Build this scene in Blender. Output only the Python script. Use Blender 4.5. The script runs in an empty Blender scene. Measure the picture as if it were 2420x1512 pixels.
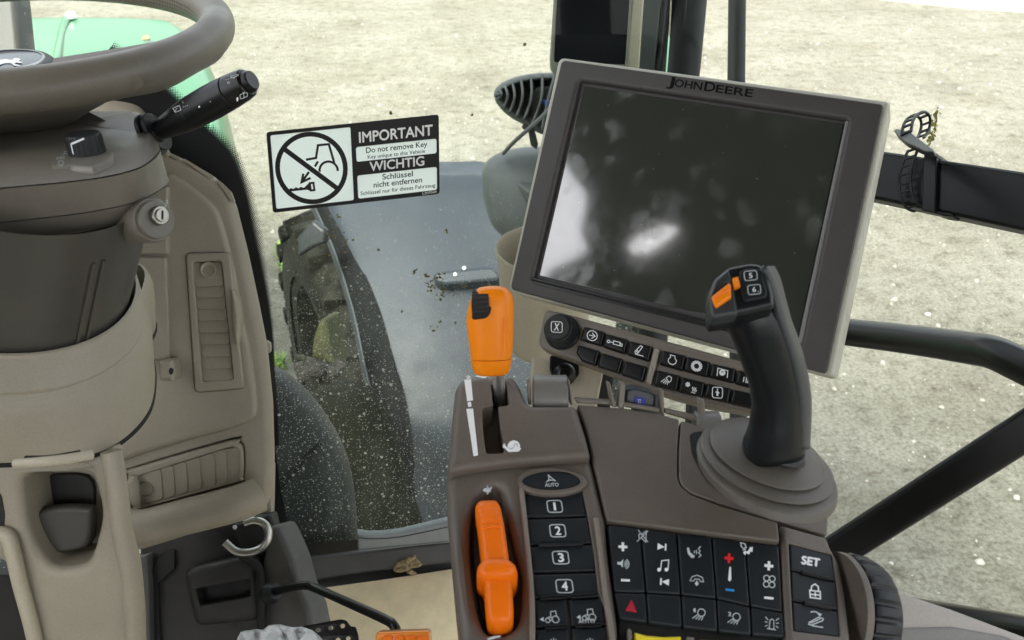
import bpy, bmesh, math, random
from mathutils import Vector, Matrix
from mathutils.geometry import tessellate_polygon
random.seed(7)
V = Vector
rad = math.radians
S = bpy.context.scene
COL = S.collection

# ---------------------------------------------------------------- camera
ZC = 2.9                      # eye height above the ground
PITCH = rad(32)
F, CX, CY = 2100.0, 1210.0, 756.0
CAM = V((0, 0, ZC))
RX, UY, FW = V((1, 0, 0)), V((0, math.sin(PITCH), math.cos(PITCH))), V((0, math.cos(PITCH), -math.sin(PITCH)))
cd = bpy.data.cameras.new('camera')
cam = bpy.data.objects.new('camera', cd)
COL.objects.link(cam)
cam.location = CAM
cam.rotation_euler = (math.pi / 2 - PITCH, 0, 0)
cd.sensor_width = 36
cd.lens = F / 2420 * 36
cd.clip_start, cd.clip_end = 0.02, 2000
S.camera = cam
cd.dof.use_dof = True
cd.dof.focus_distance = 0.82
cd.dof.aperture_fstop = 17

# ---------------------------------------------------------------- sky, sun, exposure
SUN_EL, SUN_AZ = rad(52), rad(200)
w = bpy.data.worlds.new('World')
S.world = w
w.use_nodes = True
nt = w.node_tree
sky = nt.nodes.new('ShaderNodeTexSky')
sky.sky_type = 'NISHITA'
sky.sun_disc = False
sky.sun_elevation = SUN_EL
sky.sun_rotation = SUN_AZ
sky.dust_density = 4.0
sky.ozone_density = 0.6
hs = nt.nodes.new('ShaderNodeHueSaturation')
hs.inputs['Saturation'].default_value = 0.28
hs.inputs['Value'].default_value = 1.0
nt.links.new(sky.outputs[0], hs.inputs['Color'])
nt.links.new(hs.outputs[0], nt.nodes['Background'].inputs[0])
nt.nodes['Background'].inputs[1].default_value = 0.15
sl = bpy.data.lights.new('sun', 'SUN')
sun = bpy.data.objects.new('sun', sl)
COL.objects.link(sun)
sl.energy = 1.3
sl.angle = rad(14)
sl.color = (1.0, 0.97, 0.9)
# sun stands at azimuth SUN_AZ (clockwise from +Y seen from above)
sd = V((math.sin(SUN_AZ) * math.cos(SUN_EL), math.cos(SUN_AZ) * math.cos(SUN_EL), math.sin(SUN_EL)))
sun.rotation_euler = sd.to_track_quat('Z', 'Y').to_euler()
S.view_settings.view_transform = 'Standard'
S.view_settings.look = 'None'
S.view_settings.exposure = 2.15
S.view_settings.gamma = 1

# ---------------------------------------------------------------- helpers
def ray(px, py):
    return RX * ((px - CX) / F) - UY * ((py - CY) / F) + FW
def W(px, py, d):
    """world point seen at (px, py) of the photograph, d metres into the scene"""
    return CAM + ray(px, py) * d

class PL:
    """a real plane in the cab; pixels of the photograph are dropped onto it"""
    def __init__(s, o, n, xdir=None):
        s.o, s.n = o, n.normalized()
        x = xdir or RX
        s.ex = (x - s.n * x.dot(s.n)).normalized()
        s.ey = s.n.cross(s.ex)
    def pt(s, px, py, h=0):
        r = ray(px, py)
        return CAM + r * ((s.o + s.n * h - CAM).dot(s.n) / r.dot(s.n))
    def uv(s, px, py, h=0):
        q = s.pt(px, py, h) - s.o
        return (q.dot(s.ex), q.dot(s.ey))
    def xyz(s, u, v, h=0):
        return s.o + s.ex * u + s.ey * v + s.n * h
def tri(a, b, c):
    A, B, Cc = W(*a), W(*b), W(*c)
    n = (B - A).cross(Cc - A).normalized()
    if n.dot(CAM - A) < 0: n = -n
    return PL(A, n)

def rr(pts, r=6, k=5):
    """round the corners of a pixel polygon; a point may carry its own radius as third value"""
    out, n = [], len(pts)
    for i in range(n):
        p = pts[i]; R = p[2] if len(p) > 2 else r
        a, b = V(pts[i - 1][:2]), V(pts[(i + 1) % n][:2]); p = V(p[:2])
        if R <= 0:
            out.append(tuple(p)); continue
        da, db = a - p, b - p
        ra = min(R, da.length * .48); rb = min(R, db.length * .48)
        A, B = p + da.normalized() * ra, p + db.normalized() * rb
        for j in range(k + 1):
            t = j / k
            out.append(tuple(A * (1 - t) ** 2 + p * 2 * t * (1 - t) + B * t * t))
    return out
def cr(pts, n=6, closed=False):
    """Catmull-Rom through points of any dimension"""
    P = [V(p) for p in pts]; m = len(P); out = []
    for i in range(m if closed else m - 1):
        if closed: a, b, c, d = P[i - 1], P[i], P[(i + 1) % m], P[(i + 2) % m]
        else: a, b, c, d = P[max(i - 1, 0)], P[i], P[i + 1], P[min(i + 2, m - 1)]
        for j in range(n):
            t = j / n
            out.append(.5 * ((2 * b) + (c - a) * t + (2 * a - 5 * b + 4 * c - d) * t * t + (3 * b - a - 3 * c + d) * t ** 3))
    if not closed: out.append(P[-1])
    return out
def sm(pts, n=6):
    return [tuple(p) for p in cr([p[:2] for p in pts], n, True)]
def ell(cx, cy, a, b, ang=0, n=32):
    c, s = math.cos(rad(ang)), math.sin(rad(ang))
    return [(cx + a * math.cos(t) * c - b * math.sin(t) * s, cy + a * math.cos(t) * s + b * math.sin(t) * c)
            for t in [2 * math.pi * i / n for i in range(n)]]
def area(p):
    return sum(p[i - 1][0] * p[i][1] - p[i][0] * p[i - 1][1] for i in range(len(p))) / 2
def inset(p, d):
    """offset a counter-clockwise polygon inwards; edges that vanish are dropped, vertex count is kept"""
    n = len(p); P = [V(q) for q in p]; E = []
    for i in range(n):
        e = P[(i + 1) % n] - P[i]; E.append(e.normalized() if e.length > 1e-9 else None)
    alive = [e is not None for e in E]
    if sum(alive) < 3: return list(p)
    def corner(i, j):
        a, b = E[i], E[j]
        A, B = P[i] + V((-a.y, a.x)) * d, P[j] + V((-b.y, b.x)) * d
        cz = a.x * b.y - a.y * b.x
        if abs(cz) < 1e-4 or a.dot(b) < -.93:
            return (P[(i + 1) % n] + V((-a.y, a.x)) * d + B) / 2
        return A + a * (((B.x - A.x) * b.y - (B.y - A.y) * b.x) / cz)
    for it in range(12):
        idx = [i for i in range(n) if alive[i]]; m = len(idx)
        if m < 4: break
        C = [corner(idx[k - 1], idx[k]) for k in range(m)]          # start vertex of edge idx[k]
        bad = [idx[k] for k in range(m) if (C[(k + 1) % m] - C[k]).dot(E[idx[k]]) < 0]
        if not bad: break
        for i in bad: alive[i] = False
        if sum(alive) < 3:
            for i in bad: alive[i] = True
            break
    idx = [i for i in range(n) if alive[i]]; m = len(idx)
    C = [corner(idx[k - 1], idx[k]) for k in range(m)]
    out = [None] * n
    for k in range(m): out[idx[k]] = C[k]
    for i in range(n):
        if out[i] is None:
            j = i
            while out[j % n] is None or not alive[j % n]: j += 1
            out[i] = C[idx.index(j % n)]
    return [tuple(q) for q in out]
def rr3(P, R, k=5):
    """round the corners of a closed loop of world points"""
    out, n = [], len(P)
    for i in range(n):
        p, a, b = P[i], P[i - 1], P[(i + 1) % n]
        r = R[i] if isinstance(R, (list, tuple)) else R
        da, db = a - p, b - p
        A, B = p + da.normalized() * min(r, da.length * .48), p + db.normalized() * min(r, db.length * .48)
        for j in range(k + 1):
            t = j / k; out.append(A * (1 - t) ** 2 + p * (2 * t * (1 - t)) + B * t * t)
    return out
def perp(n):
    a = V((0, 0, 1)) if abs(n.z) < .9 else V((1, 0, 0))
    x = n.cross(a).normalized()
    return x, n.cross(x).normalized()
def ring(c, n, r, k=32, r2=None, x=None, pw=1.0):
    n = n.normalized()
    if x is None: x, y = perp(n)
    else:
        x = (x - n * x.dot(n)).normalized(); y = n.cross(x)
    r2 = r2 or r
    o = []
    for i in range(k):
        t = 2 * math.pi * i / k
        a, b = math.cos(t), math.sin(t)
        if pw != 1: a = math.copysign(abs(a) ** pw, a); b = math.copysign(abs(b) ** pw, b)
        o.append(c + x * (r * a) + y * (r2 * b))
    return o

class MB:
    def __init__(s): s.v, s.f = [], []
    def add(s, vs, fs):
        o = len(s.v); s.v += [V(p) for p in vs]; s.f += [tuple(i + o for i in f) for f in fs]; return s
    def poly(s, pts): return s.add(pts, [tuple(range(len(pts)))])
    def loft(s, loops, cap0=True, cap1=True, closed=True):
        n = len(loops[0]); vs = [p for l in loops for p in l]; fs = []
        for i in range(len(loops) - 1):
            for j in range(n if closed else n - 1):
                a, b = i * n + j, i * n + (j + 1) % n
                fs.append((a, b, b + n, a + n))
        if cap0: fs.append(tuple(range(n)))
        if cap1: fs.append(tuple((len(loops) - 1) * n + j for j in range(n)))
        return s.add(vs, fs)
    def tube(s, path, r, k=12, cap=True, r2=None, up=None):
        P = [V(p) for p in path]; n = len(P); loops = []; x = up
        for i in range(n):
            t = (P[min(i + 1, n - 1)] - P[max(i - 1, 0)]).normalized()
            if x is None: x, _ = perp(t)
            x = (x - t * x.dot(t)).normalized()
            R = r[i] if isinstance(r, (list, tuple)) else r
            loops.append(ring(P[i], t, R, k, (r2 if r2 else R), x))
        return s.loft(loops, cap, cap)
    def prism(s, pl, out, h=0, t=.01, b=.0015, holes=(), k=3, bottom=True):
        """solid plate on plane pl: front face outlined by pixels, at height h, thickness t, rounded front edge b.
        holes: (pixels, depth, edge, floor?)"""
        hf = h if callable(h) else (lambda x, y: h)
        q = [(pl.uv(x, y, hf(x, y)), hf(x, y)) for x, y in (p[:2] for p in out)]
        if area([a for a, _ in q]) < 0: q.reverse()
        P, H = [a for a, _ in q], [a for _, a in q]
        n = len(P); loops = []
        for i in range(k + 1 if b > 0 else 1):
            a = math.pi / 2 * i / k
            ins = b * (1 - math.sin(a)); z = b * (1 - math.cos(a))
            pp = inset(P, ins) if b > 0 else P
            loops.append([pl.xyz(u, v, hh - z) for (u, v), hh in zip(pp, H)])
        loops.append([pl.xyz(u, v, hh - t) for (u, v), hh in zip(P, H)])
        s.loft(loops, False, bottom)
        top = inset(P, b) if b > 0 else P
        hl = []
        for hole in holes:
            px, dep, hb, fl = (tuple(hole) + (.001, True))[:4] if len(hole) < 4 else hole
            hp = [pl.uv(x, y, h) for x, y in px]
            if area(hp) > 0: hp.reverse()
            m = len(hp); lp = []
            for i in range(k + 1 if hb > 0 else 1):
                a = math.pi / 2 * i / k
                lp.append([pl.xyz(u, v, h - hb * (1 - math.cos(a))) for u, v in (inset(hp, hb * (1 - math.sin(a))) if hb > 0 else hp)])
            lp.append([pl.xyz(u, v, h - dep) for u, v in hp])
            s.loft(lp, False, fl)
            hl.append((inset(hp, hb) if hb > 0 else hp))
        if not hl:
            s.add(loops[0], [tuple(range(n))])
        else:
            polys = [[V((u, v, 0)) for u, v in top]] + [[V((u, v, 0)) for u, v in p] for p in hl]
            flat = [p for l in polys for p in l]
            s.add([pl.xyz(p.x, p.y, h) for p in flat], tessellate_polygon(polys))
        return s
    def box(s, c, x, y, z):
        vs = [c + x * a + y * b + z * d for a in (-1, 1) for b in (-1, 1) for d in (-1, 1)]
        return s.add(vs, [(0, 1, 3, 2), (4, 6, 7, 5), (0, 4, 5, 1), (2, 3, 7, 6), (0, 2, 6, 4), (1, 5, 7, 3)])
    def quilt(s, rows, m=5):
        """smooth sheet through a grid of points"""
        rows = [cr(r, m) for r in rows]
        cols = [cr([r[j] for r in rows], m) for j in range(len(rows[0]))]
        A = [[cols[j][i] for j in range(len(cols))] for i in range(len(cols[0]))]
        n = len(A[0])
        return s.add([p for r in A for p in r],
                     [(i * n + j, i * n + j + 1, (i + 1) * n + j + 1, (i + 1) * n + j) for i in range(len(A) - 1) for j in range(n - 1)])
    def build(s, name, mat, parent=None, ang=38, wn=True, solid=0, weld=False, off=-1):
        L = ROOT.get(parent.name, V((0, 0, 0))) if parent else V((0, 0, 0))
        me = bpy.data.meshes.new(name)
        me.from_pydata([p - L for p in s.v], [], s.f)
        bm = bmesh.new(); bm.from_mesh(me)
        bmesh.ops.remove_doubles(bm, verts=bm.verts, dist=1e-6)
        bmesh.ops.recalc_face_normals(bm, faces=bm.faces)
        for f in bm.faces: f.smooth = True
        bm.to_mesh(me); bm.free()
        me.set_sharp_from_angle(angle=rad(ang))
        o = bpy.data.objects.new(name, me)
        COL.objects.link(o)
        me.materials.append(mat)
        if parent:
            o.parent = parent
            ROOT[o.name] = L
        if solid:
            md = o.modifiers.new('thickness', 'SOLIDIFY'); md.thickness = solid; md.offset = off
        if wn:
            md = o.modifiers.new('normals', 'WEIGHTED_NORMAL'); md.keep_sharp = True
        return o
ROOT = {}
def thing(name, label, cat, L, group=None):
    o = bpy.data.objects.new(name, None)
    COL.objects.link(o)
    o.empty_display_size = .02
    o.location = L
    ROOT[o.name] = V(L)
    o['label'], o['category'] = label, cat
    if group: o['group'] = group
    return o
def tag(o, label, cat, group=None):
    o['label'], o['category'] = label, cat
    if group: o['group'] = group
    return o
def centred(o):
    """put a top-level mesh's origin at the middle of its own base"""
    vs = [v.co for v in o.data.vertices]
    c = V(((min(v.x for v in vs) + max(v.x for v in vs)) / 2, (min(v.y for v in vs) + max(v.y for v in vs)) / 2, min(v.z for v in vs)))
    for v in o.data.vertices: v.co -= c
    o.location = c
    return o

# ---------------------------------------------------------------- materials
def mat(name, col, rough=.5, metal=0, spec=.5, bump=0, bscale=1500, var=0, vscale=60, col2=None, coat=0, dust=None, bdist=.0004, rvar=0):
    m = bpy.data.materials.new(name); m.use_nodes = True
    t = m.node_tree; b = t.nodes['Principled BSDF']; N = t.nodes.new; K = t.links.new
    b.inputs['Roughness'].default_value = rough
    b.inputs['Metallic'].default_value = metal
    b.inputs['Specular IOR Level'].default_value = spec
    if coat: b.inputs['Coat Weight'].default_value = coat; b.inputs['Coat Roughness'].default_value = .08
    tc = N('ShaderNodeTexCoord')
    c4 = (*col, 1)
    b.inputs['Base Color'].default_value = c4
    src = None
    if var:
        nz = N('ShaderNodeTexNoise'); nz.inputs['Scale'].default_value = vscale; nz.inputs['Detail'].default_value = 6
        nz.inputs['Roughness'].default_value = .65
        K(tc.outputs['Object'], nz.inputs['Vector'])
        rp = N('ShaderNodeMapRange'); rp.inputs[1].default_value = .35; rp.inputs[2].default_value = .65
        K(nz.outputs['Fac'], rp.inputs[0])
        mx = N('ShaderNodeMix'); mx.data_type = 'RGBA'
        c2 = col2 or tuple(c * (1 + var) for c in col)
        mx.inputs[6].default_value = (*[c * (1 - var) for c in col], 1) if not col2 else c4
        mx.inputs[7].default_value = (*c2, 1)
        K(rp.outputs[0], mx.inputs[0]); src = mx.outputs[2]
    if dust:      # (colour, scale, threshold): pale specks lying on the surface
        dc, ds, th = dust
        vo = N('ShaderNodeTexVoronoi'); vo.inputs['Scale'].default_value = ds
        K(tc.outputs['Object'], vo.inputs['Vector'])
        n2 = N('ShaderNodeTexNoise'); n2.inputs['Scale'].default_value = ds * .13; n2.inputs['Detail'].default_value = 4
        K(tc.outputs['Object'], n2.inputs['Vector'])
        ad = N('ShaderNodeMath'); ad.operation = 'MULTIPLY_ADD'; ad.inputs[1].default_value = -.55
        K(n2.outputs['Fac'], ad.inputs[0]); K(vo.outputs['Distance'], ad.inputs[2])
        mr = N('ShaderNodeMapRange'); mr.inputs[1].default_value = th; mr.inputs[2].default_value = th - .1
        K(ad.outputs[0], mr.inputs[0])
        mx = N('ShaderNodeMix'); mx.data_type = 'RGBA'
        mx.inputs[6].default_value = c4; mx.inputs[7].default_value = (*dc, 1)
        if src: K(src, mx.inputs[6])
        K(mr.outputs[0], mx.inputs[0]); src = mx.outputs[2]
    if bump >= .2 and bscale >= 700:
        g1 = N('ShaderNodeTexNoise'); g1.inputs['Scale'].default_value = 900; g1.inputs['Detail'].default_value = 2
        K(tc.outputs['Object'], g1.inputs['Vector'])
        g2 = N('ShaderNodeMapRange'); g2.inputs[1].default_value = .3; g2.inputs[2].default_value = .7; g2.inputs[3].default_value = .93; g2.inputs[4].default_value = 1.07
        K(g1.outputs['Fac'], g2.inputs[0])
        gm = N('ShaderNodeMix'); gm.data_type = 'RGBA'; gm.blend_type = 'MULTIPLY'; gm.inputs[0].default_value = 1
        gm.inputs[6].default_value = c4
        if src: K(src, gm.inputs[6])
        K(g2.outputs[0], gm.inputs[7]); src = gm.outputs[2]
    if src: K(src, b.inputs['Base Color'])
    if rvar:
        n3 = N('ShaderNodeTexNoise'); n3.inputs['Scale'].default_value = vscale * 1.7; n3.inputs['Detail'].default_value = 5
        K(tc.outputs['Object'], n3.inputs['Vector'])
        r3 = N('ShaderNodeMapRange'); r3.inputs[1].default_value = .3; r3.inputs[2].default_value = .7
        r3.inputs[3].default_value = rough - rvar; r3.inputs[4].default_value = rough + rvar
        K(n3.outputs['Fac'], r3.inputs[0]); K(r3.outputs[0], b.inputs['Roughness'])
    if bump:
        nb = N('ShaderNodeTexNoise'); nb.inputs['Scale'].default_value = bscale; nb.inputs['Detail'].default_value = 3
        K(tc.outputs['Object'], nb.inputs['Vector'])
        bp = N('ShaderNodeBump'); bp.inputs['Strength'].default_value = bump; bp.inputs['Distance'].default_value = bdist
        K(nb.outputs['Fac'], bp.inputs['Height']); K(bp.outputs[0], b.inputs['Normal'])
    return m
M = {}
M['tan'] = mat('tan plastic', (.300, .270, .208), .5, bump=.35, bscale=1400, var=.04, vscale=25, rvar=.06)
M['tan_pale'] = mat('pale tan plastic', (.42, .38, .29), .5, bump=.3, bscale=1400, var=.04, vscale=25)
M['brown'] = mat('brown grey plastic', (0.1153, 0.0952, 0.0757), .46, bump=.45, bscale=1300, var=.06, vscale=30, rvar=.07, dust=((.26, .235, .20), 430, -.285))
M['brown_lt'] = mat('light brown plastic', (0.1692, 0.1440, 0.1152), .42, bump=.25, bscale=1300, var=.04)
M['col'] = mat('column plastic', (0.1517, 0.1369, 0.1125), .46, bump=.4, bscale=1400, var=.05, vscale=30, rvar=.06)
M['tubeg'] = mat('column gaiter vinyl', (0.0560, 0.0512, 0.0448), .30, bump=.12, bscale=500, var=.06)
M['boot'] = mat('pleated boot rubber', (0.0932, 0.0824, 0.0672), .5, bump=.3, bscale=900, var=.04)
M['leather'] = mat('wheel leather', (0.1369, 0.1221, 0.0962), .45, bump=.3, bscale=700, var=.06, vscale=20, rvar=.08)
M['charcoal'] = mat('charcoal plastic', (0.0220, 0.0215, 0.0206), .55, bump=.4, bscale=1300, var=.08, rvar=.06)
M['bezel'] = mat('bezel plastic', (0.0396, 0.0363, 0.0325), .5, bump=.5, bscale=1500, var=.05, rvar=.05)
M['black'] = mat('black plastic', (0.0048, 0.0051, 0.0054), .42, bump=.25, bscale=1400, var=.1)
M['blackg'] = mat('glossy black', (0.0048, 0.0053, 0.0058), .3, bump=.05, bscale=600)
M['rubber'] = mat('black rubber', (0.0120, 0.0142, 0.0158), .42, bump=.3, bscale=1200, var=.1)
M['stick'] = mat('joystick rubber', (0.0078, 0.0093, 0.0107), .30, bump=.25, bscale=1200, var=.08)
M['stick_edge'] = mat('joystick shell', (0.0306, 0.0357, 0.0382), .45, bump=.25, bscale=1200)
M['key'] = mat('key rubber', (0.0101, 0.0130, 0.0152), .5, bump=.3, bscale=1400, var=.1)
M['dark'] = mat('dark recess', (.006, .006, .006), .8)
M['orange'] = mat('orange plastic', (0.8987, 0.2411, 0.0023), .38, bump=.12, bscale=1400, var=.03)
M['orange_d'] = mat('deep orange plastic', (0.8800, 0.1680, 0.0024), .38, bump=.12, bscale=1400, var=.03)
M['yellow'] = mat('yellow plastic', (.85, .68, .02), .35)
M['white'] = mat('white print', (.82, .83, .82), .6)
M['print'] = mat('grey white print', (.55, .60, .60), .6)
M['ink'] = mat('black print', (.012, .012, .013), .5)
M['paper'] = mat('decal white', (.93, .94, .94), .45)
def translucent(m, k):
    t = m.node_tree; o = t.nodes['Material Output']; b = t.nodes['Principled BSDF']
    tl = t.nodes.new('ShaderNodeBsdfTranslucent'); tl.inputs[0].default_value = b.inputs['Base Color'].default_value
    x = t.nodes.new('ShaderNodeMixShader'); x.inputs[0].default_value = k
    t.links.new(b.outputs[0], x.inputs[1]); t.links.new(tl.outputs[0], x.inputs[2]); t.links.new(x.outputs[0], o.inputs[0])
translucent(M['paper'], .9)
M['red'] = mat('red print', (.70, .02, .02), .5)
M['blue'] = mat('blue print', (.03, .25, .62), .5)
M['navy'] = mat('blue label', (.02, .03, .30), .5)
M['chrome'] = mat('chrome', (.95, .95, .93), .42, metal=1)
M['lock_metal'] = mat('dull lock metal', (.30, .29, .25), .35, metal=1)
M['steel'] = mat('brushed steel', (0.4400, 0.4400, 0.4160), .28, metal=1)
M['greyp'] = mat('outside grey plastic', (0.0705, 0.0785, 0.0785), .55, bump=.4, bscale=300, var=.12, vscale=12, dust=((.42, .42, .38), 90, -.19))
M['fender'] = mat('fender plastic', (0.0208, 0.0272, 0.0352), .50, bump=.25, bscale=500, var=.12, vscale=7, dust=((.22, .23, .22), 120, -.22), rvar=.08)
M['panel_out'] = mat('dark outside panel', (0.0185, 0.0215, 0.0229), .5, bump=.25, bscale=500, var=.1, vscale=9)
M['dusty'] = mat('dusty black metal', (0.0140, 0.0175, 0.0154), .5, bump=.3, bscale=800, var=.2, vscale=15, dust=((.17, .18, .15), 380, -.20))
M['green'] = mat('green paint', (.014, .135, .040), .4, spec=.3, coat=.5, var=.05, vscale=3)
M['green'].node_tree.nodes['Principled BSDF'].inputs['Coat IOR'].default_value = 1.4
M['tyre'] = mat('tyre rubber', (0.0024, 0.0026, 0.0024), .8, bump=.8, bscale=60, var=.4, vscale=14, col2=(.03, .03, .02), bdist=.004)
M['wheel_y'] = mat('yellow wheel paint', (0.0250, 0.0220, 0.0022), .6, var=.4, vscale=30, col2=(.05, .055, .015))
M['card'] = mat('cardboard', (0.7680, 0.6400, 0.4096), .8, var=.08, vscale=40, bump=.2, bscale=500)
M['sill'] = mat('grey floor trim', (0.0642, 0.0628, 0.0594), .6, bump=.4, bscale=900, var=.15, vscale=20, dust=((.22, .20, .16), 320, -.24))
M['seal'] = mat('grey rubber seal', (0.2145, 0.2351, 0.2351), .6, bump=.3, bscale=900, var=.06)
M['clod'] = mat('dried mud', (0.3150, 0.2475, 0.1350), .9, var=.25, vscale=90, bump=.6, bscale=250, bdist=.002)
M['crumb'] = mat('soil crumbs', (0.1650, 0.1500, 0.0675), .9, var=.4, vscale=300)
M['moss'] = mat('squashed greenery', (.13, .17, .045), .8, var=.5, vscale=220, col2=(.30, .24, .05))
M['pad'] = mat('armrest leather', (0.4620, 0.4235, 0.3795), .5, bump=.3, bscale=1100, var=.03)
M['roof'] = mat('roof lining', (.14, .14, .12), .9, var=.1, vscale=20)
for k_ in ('orange', 'orange_d', 'ink', 'tyre', 'black', 'blackg', 'stick', 'rubber', 'key', 'charcoal', 'dusty'):
    M[k_].node_tree.nodes['Principled BSDF'].inputs['Specular IOR Level'].default_value = .32
M['black'].node_tree.nodes['Principled BSDF'].inputs['Roughness'].default_value = .34
M['screen_off'] = mat('screen', (.003, .0035, .006), .5, spec=.15)
# ---------------------------------------------------------------- glyphs and print
def cap_height():
    cu = bpy.data.curves.new('t', 'FONT'); cu.body = 'H'; cu.size = 1
    o = bpy.data.objects.new('t', cu); COL.objects.link(o)
    me = bpy.data.meshes.new_from_object(o.evaluated_get(bpy.context.evaluated_depsgraph_get()))
    bpy.data.objects.remove(o); z = max(v.co.y for v in me.vertices); bpy.data.meshes.remove(me); return z
CAP = cap_height()
def text(pl, h, s, p0, p1, p2, m, parent, bold=0.0, name='lettering', sh=None):
    """print a word: p0 baseline start, p1 baseline end, p2 top of first letter (pixels on pl)"""
    cu = bpy.data.curves.new('t', 'FONT'); cu.body = s; cu.size = 1; cu.resolution_u = 4
    o = bpy.data.objects.new('t', cu); COL.objects.link(o)
    dg = bpy.context.evaluated_depsgraph_get()
    me = bpy.data.meshes.new_from_object(o.evaluated_get(dg))
    bpy.data.objects.remove(o)
    xs = [v.co.x for v in me.vertices]; ys = [v.co.y for v in me.vertices]
    x0, x1, y0 = min(xs), max(xs), 0.0
    cap = CAP
    A, B, Cc = pl.pt(*p0, h), pl.pt(*p1, h), pl.pt(*p2, h)
    mb = MB()
    for i, (ox, oy) in enumerate(((0, 0), (1, 0), (-1, 0), (0, 1), (0, -1)) if bold else ((0, 0),)):       # bold: overprinted a hair to each side
        mb.add([A + (B - A) * ((v.co.x + ox * bold - x0) / (x1 - x0)) + (Cc - A) * ((v.co.y + oy * bold) / cap) + pl.n * (i * .00002) for v in me.vertices], [tuple(p.vertices) for p in me.polygons])
    bpy.data.meshes.remove(me)
    return mb.build(name, m, parent, wn=False)

def strip(mb, pl, h, pts, wd, closed=False):
    """a mitred ribbon wd pixels wide along pixel points"""
    P = [V(p) for p in pts]; n = len(P); Lf, Rt = [], []
    for i in range(n):
        a = P[i - 1] if (i or closed) else None; c = P[(i + 1) % n] if (i < n - 1 or closed) else None
        e = (P[i] - a).normalized() if a is not None else None
        f = (c - P[i]).normalized() if c is not None else None
        if e is None: e = f
        if f is None: f = e
        m = V((-e.y, e.x)) + V((-f.y, f.x))
        if m.length < 1e-5: m = V((-e.y, e.x))
        m.normalize(); k = max(m.dot(V((-e.y, e.x))), .35)
        m *= wd / 2 / k
        Lf.append(pl.pt(*(P[i] + m), h)); Rt.append(pl.pt(*(P[i] - m), h))
    fs = [(i, (i + 1) % n, n + (i + 1) % n, n + i) for i in range(n if closed else n - 1)]
    mb.add(Lf + Rt, fs)
def icon(pl, h, c, sx, sy, items, m, parent, rot=0.0, shear=0.0, wd=2.0, name='symbol'):
    """symbol made of ribbons and fills. items in a unit box (x right, y down, +-1): list of polylines;
    ('c',pts) closed ribbon, ('f',pts) fill, ('o',x,y,r) circle ribbon, ('d',x,y,r) disc"""
    mb = MB(); cs, sn = math.cos(rad(rot)), math.sin(rad(rot))
    def T(p):
        x, y = p[0] * sx, p[1] * sy
        return (c[0] + x * cs - y * sn + shear * y, c[1] + x * sn + y * cs)
    for i, it in enumerate(items):
        hh = h + i * .00003
        if it[0] == 'f': mb.poly([pl.pt(*T(p), hh) for p in it[1]])
        elif it[0] == 'c': strip(mb, pl, hh, [T(p) for p in it[1]], wd, True)
        elif it[0] == 'o': strip(mb, pl, hh, [T((it[1] + it[3] * math.cos(k * .349), it[2] + it[3] * math.sin(k * .349) * sx / sy)) for k in range(18)], wd, True)
        elif it[0] == 'd': mb.poly([pl.pt(*T((it[1] + it[3] * math.cos(k * .449), it[2] + it[3] * math.sin(k * .449) * sx / sy)), hh) for k in range(14)])
        else: strip(mb, pl, hh, [T(p) for p in it], wd)
    return mb.build(name, m, parent, wn=False)
def arc(x, y, r, a0, a1, n=9, ry=None):
    return [(x + r * math.cos(rad(a0 + (a1 - a0) * i / n)), y + (ry or r) * math.sin(rad(a0 + (a1 - a0) * i / n))) for i in range(n + 1)]
def gear(r0, r1, n):
    o = []
    for i in range(n):
        for k, r in ((-.32, r0), (-.2, r1), (.2, r1), (.32, r0)):
            t = 2 * math.pi * (i + k) / n; o.append((r * math.cos(t), r * math.sin(t)))
    return o
RBOX = rr([(-1, -1), (1, -1), (1, 1), (-1, 1)], .45, 4)

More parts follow.
